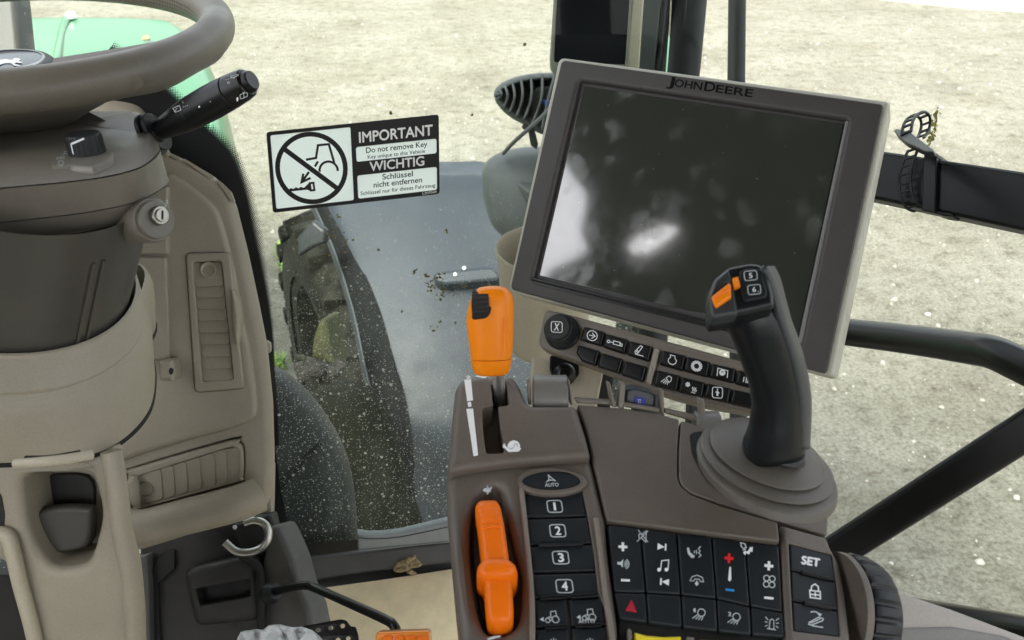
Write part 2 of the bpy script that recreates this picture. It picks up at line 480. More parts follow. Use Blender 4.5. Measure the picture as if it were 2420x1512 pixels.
# ---------------------------------------------------------------- ground and what stands on it
def ground():
    m = bpy.data.materials.new('packed gravel'); m.use_nodes = True
    t = m.node_tree; b = t.nodes['Principled BSDF']; N = t.nodes.new; K = t.links.new
    b.inputs['Roughness'].default_value = .9; b.inputs['Specular IOR Level'].default_value = .2
    tc = N('ShaderNodeTexCoord')
    def noise(s, d=6, r=.6):
        n = N('ShaderNodeTexNoise'); n.inputs['Scale'].default_value = s; n.inputs['Detail'].default_value = d; n.inputs['Roughness'].default_value = r
        K(tc.outputs['Object'], n.inputs['Vector']); return n.outputs['Fac']
    def ramp(src, stops):
        r = N('ShaderNodeValToRGB'); e = r.color_ramp.elements
        while len(e) < len(stops): e.new(.5)
        for x, (p, c) in zip(e, stops): x.position = p; x.color = (*c, 1)
        K(src, r.inputs[0]); return r.outputs[0]
    def streak():
        mp = N('ShaderNodeMapping'); mp.inputs['Scale'].default_value = (.5, 1.5, 1); mp.inputs['Rotation'].default_value = (0, 0, .35)
        K(tc.outputs['Object'], mp.inputs[0])
        n = N('ShaderNodeTexNoise'); n.inputs['Scale'].default_value = 1.6; n.inputs['Detail'].default_value = 7; n.inputs['Roughness'].default_value = .65
        K(mp.outputs[0], n.inputs['Vector']); return n.outputs['Fac']
    big = ramp(noise(.9, 8, .68), [(.30, (.180, .170, .138)), (.5, (.240, .230, .192)), (.72, (.292, .283, .246))])
    mid = ramp(noise(9, 8, .7), [(.31, (.46, .45, .41)), (.42, (.80, .79, .77)), (.52, (.97, .97, .96)), (.66, (1.05, 1.05, 1.05))])
    fine = ramp(noise(46, 6, .7), [(.36, (.60, .58, .53)), (.52, (1, 1, 1)), (.68, (1.25, 1.25, 1.25))])
    def mul(a, c):
        x = N('ShaderNodeMix'); x.data_type = 'RGBA'; x.blend_type = 'MULTIPLY'; x.inputs[0].default_value = 1
        K(a, x.inputs[6]); K(c, x.inputs[7]); return x.outputs[2]
    trk = ramp(streak(), [(.32, (.88, .87, .83)), (.50, (1, 1, 1)), (.68, (1.06, 1.06, 1.06))])
    # gravel painted darker near the tractor for its shade, paler farther out
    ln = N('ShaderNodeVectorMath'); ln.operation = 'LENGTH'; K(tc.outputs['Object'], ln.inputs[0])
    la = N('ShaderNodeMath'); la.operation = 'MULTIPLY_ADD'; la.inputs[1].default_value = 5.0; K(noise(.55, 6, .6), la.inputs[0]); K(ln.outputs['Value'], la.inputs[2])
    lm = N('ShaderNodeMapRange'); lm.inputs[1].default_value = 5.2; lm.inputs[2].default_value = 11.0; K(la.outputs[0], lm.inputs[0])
    near_shade = ramp(lm.outputs[0], [(0, (.70, .715, .70)), (.55, (.87, .875, .865)), (1, (1.06, 1.05, 1.03))])
    K(mul(mul(mul(mul(big, mid), fine), trk), near_shade), b.inputs['Base Color'])
    ad = N('ShaderNodeMath'); ad.operation = 'ADD'; K(noise(14, 8, .75), ad.inputs[0]); K(noise(60, 5, .7), ad.inputs[1])
    bp = N('ShaderNodeBump'); bp.inputs['Strength'].default_value = .9; bp.inputs['Distance'].default_value = .02
    K(ad.outputs[0], bp.inputs['Height']); K(bp.outputs[0], b.inputs['Normal'])
    mb = MB(); n = 300; R = 600
    mb.add([V((-R, -R, 0)), V((R, -R, 0)), V((R, R, 0)), V((-R, R, 0))], [(0, 1, 2, 3)])
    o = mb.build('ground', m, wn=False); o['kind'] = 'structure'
    # loose stones
    rnd = random.Random(3); mb = MB()
    ms = mat('pale stones', (.33, .325, .295), .9, spec=.2, var=.35, vscale=11, col2=(.22, .21, .175))
    for i in range(5200):
        while True:
            x, y = rnd.uniform(-5, 7.5), 1.4 + 11 * rnd.random() ** 1.6
            if -1.0 < x < .7 and y < 3.6: continue
            break
        r = .005 + .020 * rnd.random() ** 5
        c = V((x, y, r * .25)); a = rnd.uniform(0, 6.28)
        ex, ey = V((math.cos(a), math.sin(a), 0)), V((-math.sin(a), math.cos(a), 0))
        top = [c + ex * (r * rnd.uniform(.7, 1.2) * math.cos(k * 1.047)) + ey * (r * rnd.uniform(.5, .9) * math.sin(k * 1.047)) for k in range(6)]
        lo = [V((c.x + (p.x - c.x) * 1.15, c.y + (p.y - c.y) * 1.15, -.004)) for p in top]
        mb.loft([lo, top, [c + (p - c) * .55 + V((0, 0, r * rnd.uniform(.3, .6))) for p in top]], False, True)
    o = mb.build('gravel', ms, wn=False, ang=25)
    o['kind'] = 'stuff'; o['label'] = 'loose pale pebbles scattered over the packed dirt yard'; o['category'] = 'gravel'
    # concrete edge far off in the top right corner
    mb = MB(); z = .03
    A = lambda px, py, zz: CAM + ray(px, py) * ((zz - ZC) / ray(px, py).z)
    c = [A(1790, -120, z), A(2700, -120, z), A(2700, 40, z), A(2300, 16, z), A(2080, -6, z)]
    mb.add(c + [p - V((0, 0, .028)) for p in c], [(0, 1, 2, 3, 4)] + [(i, (i + 1) % 5, 5 + (i + 1) % 5, 5 + i) for i in range(5)])
    o = mb.build('concrete_apron', mat('pale concrete', (.62, .62, .58), .85, var=.06, vscale=3), wn=False)
    o['kind'] = 'structure'
ground()

# weeds at the tyre's foot
def weeds():
    mb = MB(); rnd = random.Random(5)
    A = lambda px, py: CAM + ray(px, py) * ((0 - ZC) / ray(px, py).z)
    for cx, cy, n, s in ((664, 600, 26, 12), (660, 868, 40, 14), (648, 880, 22, 10), (668, 640, 12, 8)):
        for i in range(n):
            p = A(cx + rnd.gauss(0, s * .5), cy + rnd.gauss(0, s * .5))
            a = rnd.uniform(0, 6.28); l = rnd.uniform(.04, .11); d = V((math.cos(a), math.sin(a), 0)); q = V((-d.y, d.x, 0)) * .008
            t = p + d * l * .7 + V((0, 0, l))
            mb.add([p - q, p + q, p + d * l * .3 + V((0, 0, l * .6)) + q * 1.4, t, p + d * l * .3 + V((0, 0, l * .6)) - q * 1.4], [(0, 1, 2, 3, 4)])
    o = mb.build('weeds', mat('weed leaves', (.16, .26, .05), .6, var=.3, vscale=30), wn=False)
    o['kind'] = 'stuff'; o['label'] = 'small green weeds growing beside the front tyre'; o['category'] = 'weeds'
weeds()

# ---------------------------------------------------------------- tractor nose outside: hood, wheel, fender
def hood():
    t = thing('tractor_hood', 'glossy green tractor hood seen through the windscreen behind the steering wheel', 'hood', W(250, 300, 3.0) - V((0, 0, .9)))
    rows = [[W(x, y, d) for x, y, d in r] for r in (
        [(-700, 60, 4.3), (-200, 44, 4.2), (60, 42, 4.1), (200, 41, 4.05), (330, 44, 4.0), (405, 56, 3.98), (440, 120, 3.98)],
        [(-700, 80, 4.1), (-200, 62, 4.0), (50, 58, 3.95), (200, 58, 3.9), (350, 62, 3.87), (455, 92, 3.85), (490, 190, 3.85)],
        [(-700, 160, 3.6), (-200, 140, 3.5), (30, 132, 3.45), (200, 132, 3.4), (370, 142, 3.37), (500, 180, 3.35), (545, 310, 3.35)],
        [(-700, 300, 3.0), (-200, 280, 2.9), (10, 270, 2.85), (190, 270, 2.82), (390, 285, 2.8), (530, 330, 2.78), (590, 500, 2.8)],
        [(-700, 520, 2.5), (-200, 500, 2.4), (-10, 480, 2.35), (190, 480, 2.32), (400, 500, 2.3), (548, 560, 2.28), (620, 760, 2.3)],
        [(-700, 800, 2.15), (-200, 780, 2.05), (-30, 760, 2.02), (190, 760, 2.0), (410, 780, 1.98), (560, 860, 1.96), (640, 1060, 2.0)])]
    MB().quilt(rows, 6).build('hood_panel', M['green'], t, ang=60, solid=.02, off=-1, wn=False)
    mb = MB()
    mb.tube(cr([W(158, 44, 4.0), W(147, 80, 3.78), (W(135, 140, 3.37)), W(118, 215, 3.05), W(105, 290, 2.76)], 6), .018, 10)
    mb.build('hood_crease', M['green'], t)
    mb = MB()
    mb.prism(PL(W(160, 40, 3.98), V((0, -1, .2))), rr([(148, 46), (154, 30), (160, 26), (167, 31), (172, 46)], 4), 0, .05, .006)
    mb.build('hood_badge', mat('white badge', (.8, .82, .8), .3), t)
    mb = MB().tube([W(470, 470, 2.3), W(515, 190, 3.3)], .006, 8)
    mb.build('side_seam', mat('light green edge', (.10, .42, .18), .25), t)
    lf = MB().quilt([[W(x, y, 3.62 - (y - 80) * .004) for x, y in r] for r in ([(335, 88), (345, 82), (353, 85)], [(337, 90), (345, 90), (353, 89)])], 3)
    o = tag(lf.build('dry_leaf', M['clod'], None, wn=False, solid=.01), 'tiny dry leaf lying on the green hood', 'leaf'); centred(o)
hood()

def wheel():
    ax = V((.91, .41, 0)).normalized(); fw = V((-.41, .91, 0)).normalized()
    c = V((-.50, 2.90, .78))
    t = thing('front_axle', 'muddy front axle and tyre in shade under the grey fender', 'axle', V((c.x, c.y, 0)))
    mb = MB(); loops = []
    for dx, r in ((-.27, .50), (-.27, .62), (-.22, .69), (-.1, .715), (.1, .715), (.22, .69), (.27, .62), (.27, .50)):
        loops.append([c + ax * dx + fw * (r * math.cos(a)) + V((0, 0, 1)) * (r * math.sin(a)) for a in [i * .1309 for i in range(48)]])
    mb.loft(loops, False, False)
    for i in range(22):                                    # tread lugs
        for sgn in (-1, 1):
            a0 = (i + (.5 if sgn > 0 else 0)) * 2 * math.pi / 22
            pts = []
            for dx, da, wd in ((.02, .16, .05), (.15, .06, .055), (.27, 0, .06)):
                for e in (-1, 1):
                    a = a0 + da + e * wd / 1.4
                    rr_ = .72 if dx < .2 else .69
                    u = fw * math.cos(a) + V((0, 0, 1)) * math.sin(a)
                    pts.append((c + ax * dx * sgn + u * (rr_ - .03), c + ax * dx * sgn + u * (rr_ + .025)))
            for q in (0, 2):
                A, B, Cq, D = pts[q], pts[q + 1], pts[q + 3], pts[q + 2]
                mb.add([A[0], B[0], Cq[0], D[0], A[1], B[1], Cq[1], D[1]], [(4, 5, 6, 7), (0, 1, 5, 4), (1, 2, 6, 5), (2, 3, 7, 6), (3, 0, 4, 7)])
    mb.build('tyre', M['tyre'], t, wn=False)
    mb = MB(); lp = []
    for dx, r in ((-.26, .50), (-.25, .46), (-.12, .44), (-.10, .2), (-.2, .18), (-.2, .02)):
        lp.append([c + ax * dx + fw * (r * math.cos(a)) + V((0, 0, 1)) * (r * math.sin(a)) for a in [i * .1309 for i in range(48)]])
    mb.loft(lp, False, True); mb.build('rim', M['tyre'], t, wn=False)
    return t
def axle(t):
    p = PL(W(755, 830, 2.32), V((-.1, -.9, .35)))
    MB().prism(p, sm([(738, 800), (752, 762), (765, 757), (772, 775), (778, 820), (790, 870), (770, 862), (736, 850)], 5), 0, .12, .02).build('steering_knuckle', M['wheel_y'], t)
    mb = MB(); rnd = random.Random(9)
    for i in range(46):
        q = W(752 + rnd.gauss(0, 26), 880 + rnd.gauss(0, 10), 2.3 + rnd.uniform(-.06, .06)); r = rnd.uniform(.006, .024)
        mb.loft([[q + (V((math.cos(a), math.sin(a), 0)) * (r * s * rnd.uniform(.8, 1.2)) + V((0, 0, z * r))) for a in [k * .785 for k in range(8)]] for s, z in ((.3, -.8), (1, -.3), (.95, .3), (.3, .8))])
    mb.build('mud_cake', mat('pale mud', (.030, .027, .021), .9, bump=1, bscale=90, var=.4, vscale=40, bdist=.006), t, wn=False)
    MB().tube([W(700, 842, 2.32), W(775, 860, 2.28)], .008, 8).build('tie_rod', M['tyre'], t)
axle(wheel())

def fender():
    t = thing('front_fender', 'dusty blue grey front fender curving over the tractor wheel', 'fender', W(950, 900, 2.7) - V((0, 0, .4)))
    cr_ = [(720, 405, 3.10), (738, 440, 3.02), (752, 492, 2.95), (795, 591, 2.85), (838, 728, 2.74), (867, 864, 2.66), (887, 945, 2.63), (905, 1050, 2.62), (922, 1180, 2.72), (940, 1320, 2.92)]
    rows = []
    for i, (x, y, d) in enumerate(cr_):
        k = [1.0, .98, .96, .93, .92, .92, .92, .92, .92, .92][i]
        ty = [0, -25, -60, -50, -22, -10, -6, -4, -2, 0][i]
        if i == 0: ty = -15
        rows.append([W(x - 3, y + 10, d + .05), W(x - 2, y + 5, d + .02), W(x + 18, y + ty * .45, d - .01), W(x + 60, y + ty * .9, d - .015), W(x + 190, y + ty, d - .02), W(x + 340, y + ty, d), W(x + 430, y + ty * .8, d + .02), W(x + 470, y + 40, d + .1)])
    MB().quilt(rows, 5).build('fender_shell', M['fender'], t, ang=70, solid=.012, off=-1, wn=False)
    MB().tube(cr([W(x - 4, y + 3, d - .008) for x, y, d in cr_[1:8]], 5), .0028, 6).build('edge_bead', mat('scuffed edge', (.06, .07, .075), .5), t)
    et = [(738, 470, 2.96, 10), (754, 492, 2.94, 14), (797, 591, 2.84, 34), (840, 728, 2.73, 52), (869, 864, 2.65, 62), (889, 945, 2.62, 66), (907, 1050, 2.61, 66), (924, 1180, 2.71, 64)]  # dark strip painted along the crease for the fender's dark reflection band
    MB().quilt([[W(x - 2, y + 4, d - .003), W(x + w_ * .5, y - 6, d - .03), W(x + w_, y - 10, d - .028)] for x, y, d, w_ in et], 5).build('edge_shade', mat('painted edge shade', (.010, .011, .011), .9, spec=.15, bump=.3, bscale=400), t, ang=70, solid=.004, off=0, wn=False)
    # raised handhold moulding
    p = tri((1030, 660, 2.70), (1160, 640, 2.72), (1040, 760, 2.66))
    MB().prism(p, rr([(1023, 646), (1040, 640), (1165, 628), (1185, 650), (1180, 661), (1055, 672), (1033, 668)], 8), .025, .08, .012).build('moulding', M['fender'], t)
    mb = MB()
    for x, y in ((1075.5, 648), (1097, 633)): mb.loft([ring(p.pt(x, y, .026), p.n, .006, 12), ring(p.pt(x, y, .03), p.n, .005, 12)], True, True)
    mb.build('rivet', M['white'], t)
    # mud guard flap hanging behind the tyre edge
    q = PL(W(720, 600, 2.62), V((-.25, -.9, .35)))
    MB().prism(q, rr([(700, 562), (738, 520), (768, 545), (764, 575), (735, 585), (704, 606)], 6), 0, .03, .01).build('guard_lip', M['panel_out'], t)
fender()
def low_shade():
    p = PL(W(820, 1100, 2.05), V((.05, -.9, .42)))  # dark block added to stand for the shaded ground under the tractor
    o = MB().prism(p, sm([(640, 1000), (700, 955), (780, 925), (850, 930), (900, 985), (935, 1080), (962, 1180), (990, 1330), (800, 1370), (620, 1350)], 4), 0, .12, .04, k=5).build('shade_block', mat('dark shade block', (.0045, .0065, .0045), .9, spec=.12, bump=.6, bscale=60, var=.5, vscale=9, col2=(.012, .012, .006), bdist=.004), None)
    tag(centred(o), 'added dark green shade block low behind the windscreen beside the fender', 'shadow')
low_shade()

def clearance_light():
    t = thing('mirror_housing', 'rounded dusty grey lamp housing outside the glass beneath the work lamp', 'housing', W(1250, 520, 1.75))
    d = 1.72
    c = W(1292, 440, d + .1)
    def loop(pts, dd): return [W(x, y, dd) for x, y in sm(pts, 6)]
    outer = [(1139, 430), (1143, 395), (1160, 372), (1195, 356), (1260, 347), (1360, 352), (1430, 400), (1440, 470), (1400, 540), (1310, 580), (1225, 576), (1170, 542), (1148, 490)]
    def sc(k, dx=0, dy=0): return [(1280 + (x - 1280) * k + dx, 450 + (y - 450) * k + dy) for x, y in outer]
    MB().loft([loop(sc(.80, 0, -22), d + .20), loop(sc(.97, 0, -4), d + .15), loop(sc(1), d + .08), loop(sc(.97, 2, 2), d + .03), loop(sc(.86, 6, 6), d - .005), loop(sc(.55, 10, 8), d - .03), loop(sc(.2, 10, 8), d - .035)]).build('shell', M['greyp'], t, ang=80, wn=False)
    p = tri((1190, 370, d + .06), (1400, 380, d + .06), (1240, 440, d - .02))
    cap = [(1171, 372), (1200, 360), (1262, 352), (1340, 360), (1400, 400), (1390, 460), (1310, 475), (1245, 448), (1205, 415), (1176, 392)]
    MB().prism(p, sm(cap, 5), .012, .03, .006).build('cover', M['greyp'], t)
    MB().loft([ring(p.pt(1262, 375, .012), p.n, .028, 20), ring(p.pt(1262, 373, .02), p.n, .026, 20), ring(p.pt(1262, 370, .03), p.n, .012, 20)]).build('boss', M['greyp'], t)
    MB().prism(p, rr([(1193, 400), (1222, 393), (1222, 405), (1200, 403)], 3), .0125, .003, .0008).build('arrow_mark', M['dark'], t)
clearance_light()

def work_lamp():
    t = thing('work_lamp', 'black finned LED work lamp seen from behind beside the monitor', 'lamp', W(1262, 345, 1.7))
    d = 1.62
    up = [(1167, 219), (1172, 207), (1185, 196), (1203, 187), (1224, 180), (1248, 175), (1275, 172), (1305, 171), (1340, 173), (1375, 180), (1410, 195), (1440, 220)]
    lo = [(1167, 224), (1172, 236), (1188, 255), (1203, 267), (1219, 277), (1236, 285), (1255, 296), (1280, 309), (1320, 312), (1360, 305), (1400, 280), (1440, 226)]
    out = up + lo[::-1]
    pl = PL(W(1300, 240, d), -ray(1300, 240) + V((0, 0, .25)))
    MB().prism(pl, sm(out, 3), -.045, .035, .012).build('lamp_body', M['greyp'], t)
    # top visor, light with dust
    mb = MB(); a = [pl.pt(x, y, -.06) for x, y in up]; b = [pl.pt(x, y + 2, .0) for x, y in up]; c = [pl.pt(x + 3, y + 9, .008) for x, y in up]
    mb.loft([a, b, c], False, False, closed=False); mb.build('visor', M['greyp'], t, solid=.006, ang=60)
    for k in range(11):
        i = k
        x0, y0 = up[i]; x1, y1 = lo[i]
        if y1 - y0 < 8: y0 -= 2; y1 += 2
        bow = 10
        n = 8; fr, bk = [], []
        for j in range(n + 1):
            u = j / n
            x = x0 + (x1 - x0) * u + bow * math.sin(math.pi * u) * (1 if k < 7 else -.2) + 6 * (1 - u)
            y = y0 + 4 + (y1 - y0 - 4) * u
            fr.append(pl.pt(x, y, .006 + .010 * math.sin(math.pi * min(u * 1.3, 1)))); bk.append(pl.pt(x + 1, y, -.046))
        MB().loft([fr, bk], False, False, closed=False).build('cooling_fin', M['greyp'], t, solid=.0045, off=0, wn=False)
    MB().prism(pl, sm([(1258, 205), (1300, 195), (1345, 215), (1340, 280), (1290, 300), (1255, 280), (1245, 240)], 5), -.005, .05, .012).build('driver_box', M['dusty'], t)
    MB().prism(pl, rr([(1281, 236), (1296, 234), (1310, 238), (1308, 250), (1284, 248)], 3), .004, .02, .003).build('plug', mat('blue plug', (.03, .12, .55), .4), t)
    MB().prism(PL(W(1258, 330, d + .03), pl.n), rr([(1247, 303), (1262, 300), (1272, 340), (1268, 352), (1254, 342)], 2), 0, .006, .001).build('bracket', M['dusty'], t)
    MB().loft([ring(W(1241, 299, d), pl.n, .006, 12), ring(W(1241, 299, d - .01), pl.n, .005, 12)]).build('bolt', M['dusty'], t)
    MB().tube(cr([W(1305, 246, d - .02), W(1288, 268, d - .03), (W(1254, 300, d - .03)), W(1215, 335, d), W(1190, 362, 1.72)], 8), .0038, 10).build('cable', M['greyp'], t)
work_lamp()
# ---------------------------------------------------------------- glass
def glass_mat(name, z0, z1, amount, tint):
    m = bpy.data.materials.new(name); m.use_nodes = True
    t = m.node_tree; N = t.nodes.new; K = t.links.new
    t.nodes.remove(t.nodes['Principled BSDF']); out = t.nodes['Material Output']
    tr = N('ShaderNodeBsdfTransparent'); tr.inputs[0].default_value = (*tint, 1)
    gl = N('ShaderNodeBsdfGlossy'); gl.inputs['Roughness'].default_value = .02; gl.inputs[0].default_value = (.9, .9, .9, 1)
    fr = N('ShaderNodeFresnel'); fr.inputs[0].default_value = 1.16
    m1 = N('ShaderNodeMixShader'); K(fr.outputs[0], m1.inputs[0]); K(tr.outputs[0], m1.inputs[1]); K(gl.outputs[0], m1.inputs[2])
    df = N('ShaderNodeBsdfDiffuse'); tl = N('ShaderNodeBsdfTranslucent')
    for s in (df, tl): s.inputs[0].default_value = (.62, .64, .55, 1)
    m2 = N('ShaderNodeMixShader'); m2.inputs[0].default_value = .55; K(df.outputs[0], m2.inputs[1]); K(tl.outputs[0], m2.inputs[2])
    tc = N('ShaderNodeTexCoord')
    def specks(scale, r, thin):
        vo = N('ShaderNodeTexVoronoi'); vo.inputs['Scale'].default_value = scale; K(tc.outputs['Object'], vo.inputs['Vector'])
        nz = N('ShaderNodeTexWhiteNoise'); K(vo.outputs['Color'], nz.inputs['Vector'])
        pw = N('ShaderNodeMath'); pw.operation = 'POWER'; pw.inputs[1].default_value = thin; K(nz.outputs['Value'], pw.inputs[0])
        rm = N('ShaderNodeMath'); rm.operation = 'MULTIPLY'; rm.inputs[1].default_value = r; K(pw.outputs[0], rm.inputs[0])
        lt = N('ShaderNodeMath'); lt.operation = 'LESS_THAN'; K(vo.outputs['Distance'], lt.inputs[0]); K(rm.outputs[0], lt.inputs[1])
        return lt.outputs[0]
    a, b = specks(190, .34, 6), specks(470, .34, 2.2)
    mx = N('ShaderNodeMath'); mx.operation = 'MAXIMUM'; K(a, mx.inputs[0]); K(b, mx.inputs[1])
    sx = N('ShaderNodeSeparateXYZ'); K(tc.outputs['Object'], sx.inputs[0])
    mr = N('ShaderNodeMapRange'); mr.inputs[1].default_value = z1; mr.inputs[2].default_value = z0; K(sx.outputs[2], mr.inputs[0])
    pn = N('ShaderNodeTexNoise'); pn.inputs['Scale'].default_value = 7; pn.inputs['Detail'].default_value = 4; K(tc.outputs['Object'], pn.inputs['Vector'])
    pr = N('ShaderNodeMapRange'); pr.inputs[1].default_value = .35; pr.inputs[2].default_value = .62; K(pn.outputs['Fac'], pr.inputs[0])
    hz = N('ShaderNodeMath'); hz.operation = 'MULTIPLY'; hz.inputs[1].default_value = .016; mp = N('ShaderNodeMapping'); mp.inputs['Scale'].default_value = (38, 38, 2.5); K(tc.outputs['Object'], mp.inputs[0])
    sn = N('ShaderNodeTexNoise'); sn.inputs['Scale'].default_value = 1.0; sn.inputs['Detail'].default_value = 5; K(mp.outputs[0], sn.inputs['Vector'])
    sr = N('ShaderNodeMapRange'); sr.inputs[1].default_value = .5; sr.inputs[2].default_value = .75; sr.inputs[4].default_value = 2.2; K(sn.outputs['Fac'], sr.inputs[0])
    sa = N('ShaderNodeMath'); sa.operation = 'MULTIPLY_ADD'; sa.inputs[1].default_value = 1.0; K(sr.outputs[0], sa.inputs[0]); K(pr.outputs[0], sa.inputs[2])
    K(sa.outputs[0], hz.inputs[0])
    ds = N('ShaderNodeMath'); ds.operation = 'MULTIPLY_ADD'; ds.inputs[1].default_value = .6; K(mx.outputs[0], ds.inputs[0]); K(hz.outputs[0], ds.inputs[2])
    am = N('ShaderNodeMath'); am.operation = 'MULTIPLY'; K(ds.outputs[0], am.inputs[0]); K(mr.outputs[0], am.inputs[1])
    am2 = N('ShaderNodeMath'); am2.operation = 'MULTIPLY'; am2.inputs[1].default_value = amount; K(am.outputs[0], am2.inputs[0])
    m3 = N('ShaderNodeMixShader'); K(am2.outputs[0], m3.inputs[0]); K(m1.outputs[0], m3.inputs[1]); K(m2.outputs[0], m3.inputs[2])
    K(m3.outputs[0], out.inputs[0])
    return m

GN = RX * .17 - UY * .38 - FW * .91
GL = PL(W(835, 385, .95), GN)
def windscreen():
    t = thing('front_windscreen', 'dirt speckled front windscreen with black dotted border beside the dashboard', 'windscreen', GL.pt(1000, 1320))
    zb, zt = GL.pt(950, 900).z, GL.pt(950, 330).z
    out = [(-700, -260), (1600, -260), (1585, 60), (1560, 400), (1530, 1240), (1057, 1262), (960, 1281), (846, 1292), (640, 1318), (-700, 1420)]
    MB().prism(GL, out, 0, .005, 0).build('pane', glass_mat('dirty windscreen glass', zb - t.location.z, zt - t.location.z, 1.0, (.93, .96, .93)), t, wn=False)
    fe = [(255, 120), (300, 150), (361, 191), (410, 241), (476, 304), (520, 345), (545, 380), (569, 445), (583, 505), (599, 587), (614, 669), (626, 737), (634, 800), (642, 892), (646, 960), (650, 1050)]
    edge = [tuple(p) for p in cr(fe, 8)]
    poly = edge + [(664, 1160), (690, 1288), (845, 1275), (845, 1300), (692, 1318), (600, 1322), (590, 1100), (550, 800), (470, 520), (330, 420), (230, 300), (200, 160)]
    mb = MB().poly([GL.pt(x, y, .0008) for x, y in poly])
    # halftone dots fading outwards from the border
    L = [0]
    for i in range(1, len(edge)): L.append(L[-1] + (V(edge[i]) - V(edge[i - 1])).length)
    def at(s):
        for i in range(1, len(L)):
            if L[i] >= s:
                u = (s - L[i - 1]) / (L[i] - L[i - 1]); a, b = V(edge[i - 1]), V(edge[i]); d = (b - a).normalized()
                return a + (b - a) * u, V((d.y, -d.x))
        return None
    s, row = 2.0, 0
    while s < L[-1]:
        p, nrm = at(s)
        wd = 30 * min(1, max(.35, (L[-1] - s) / 500))
        for j in range(6):
            o = (j + .5 * (row % 2)) * wd / 5.6 + .3
            r = 2.9 * (1 - (o / wd)) ** .7 + .35
            if o > wd: continue
            q = p + nrm * o
            mb.poly([GL.pt(q.x + r * math.cos(k * 1.047), q.y + r * math.sin(k * 1.047), .0006 + .00002 * ((j + row) % 4)) for k in range(6)])
        s += 3.0; row += 1
    mb.build('dotted_border', mat('black ceramic border', (.006, .007, .008), .35), t, wn=False)
    p = PL(GL.pt(950, 1290, .004), GN)
    MB().prism(p, [(845, 1263), (872, 1267), (905, 1266), (950, 1260), (1000, 1248), (1100, 1224), (1105, 1281), (1057, 1285), (846, 1304)], 0, .012, .003).build('rubber_seal', M['seal'], t)
    MB().tube(cr([p.pt(x, y, .0006) for x, y in [(846, 1270), (880, 1273), (950, 1268), (1100, 1236)]], 5), .0006, 5).build('seal_groove', M['charcoal'], t)
    mb = MB()
    for i in range(62):
        x = 847 + i * 3.4; y = 1300 - (x - 846) * .092
        strip(mb, p, .0004, [(x, y), (x + 3, y - 3)], 1.0)
    mb.build('seal_stitching', M['charcoal'], t, wn=False)
    rnd = random.Random(11)
    for x, y, n, s in ((788, 548, 9, 12), (818, 570, 14, 12), (1022, 672, 22, 9), (1055, 690, 14, 10), (1040, 660, 8, 14), (980, 640, 5, 3), (1005, 652, 3, 3), (690, 521, 4, 4), (1020, 775, 5, 6), (1095, 668, 4, 5), (1055, 548, 2, 2), (1237, 104, 2, 2), (1117, 270, 2, 2), (1290, 448, 2, 2), (924, 268, 2, 1.5), (950, 735, 2, 2), (800, 510, 3, 3), (1040, 760, 4, 4), (895, 590, 2, 3), (1078, 765, 2, 2)):
        mb = MB()
        for i in range(n):
            q = GL.pt(x + rnd.gauss(0, s), y + rnd.gauss(0, s), .0005); r = rnd.uniform(.0006, .0022)
            mb.loft([[q + GL.n * (z * r) + (GL.ex * math.cos(a) * rnd.uniform(.6, 1.2) + GL.ey * math.sin(a) * rnd.uniform(.5, 1.1)) * (r * f) for a in [k * 1.047 for k in range(6)]] for f, z in ((1, 0), (.8, .5), (.3, .8))])
        mb.build('soil_clump', M['crumb'], t, wn=False)
    return t
windscreen()

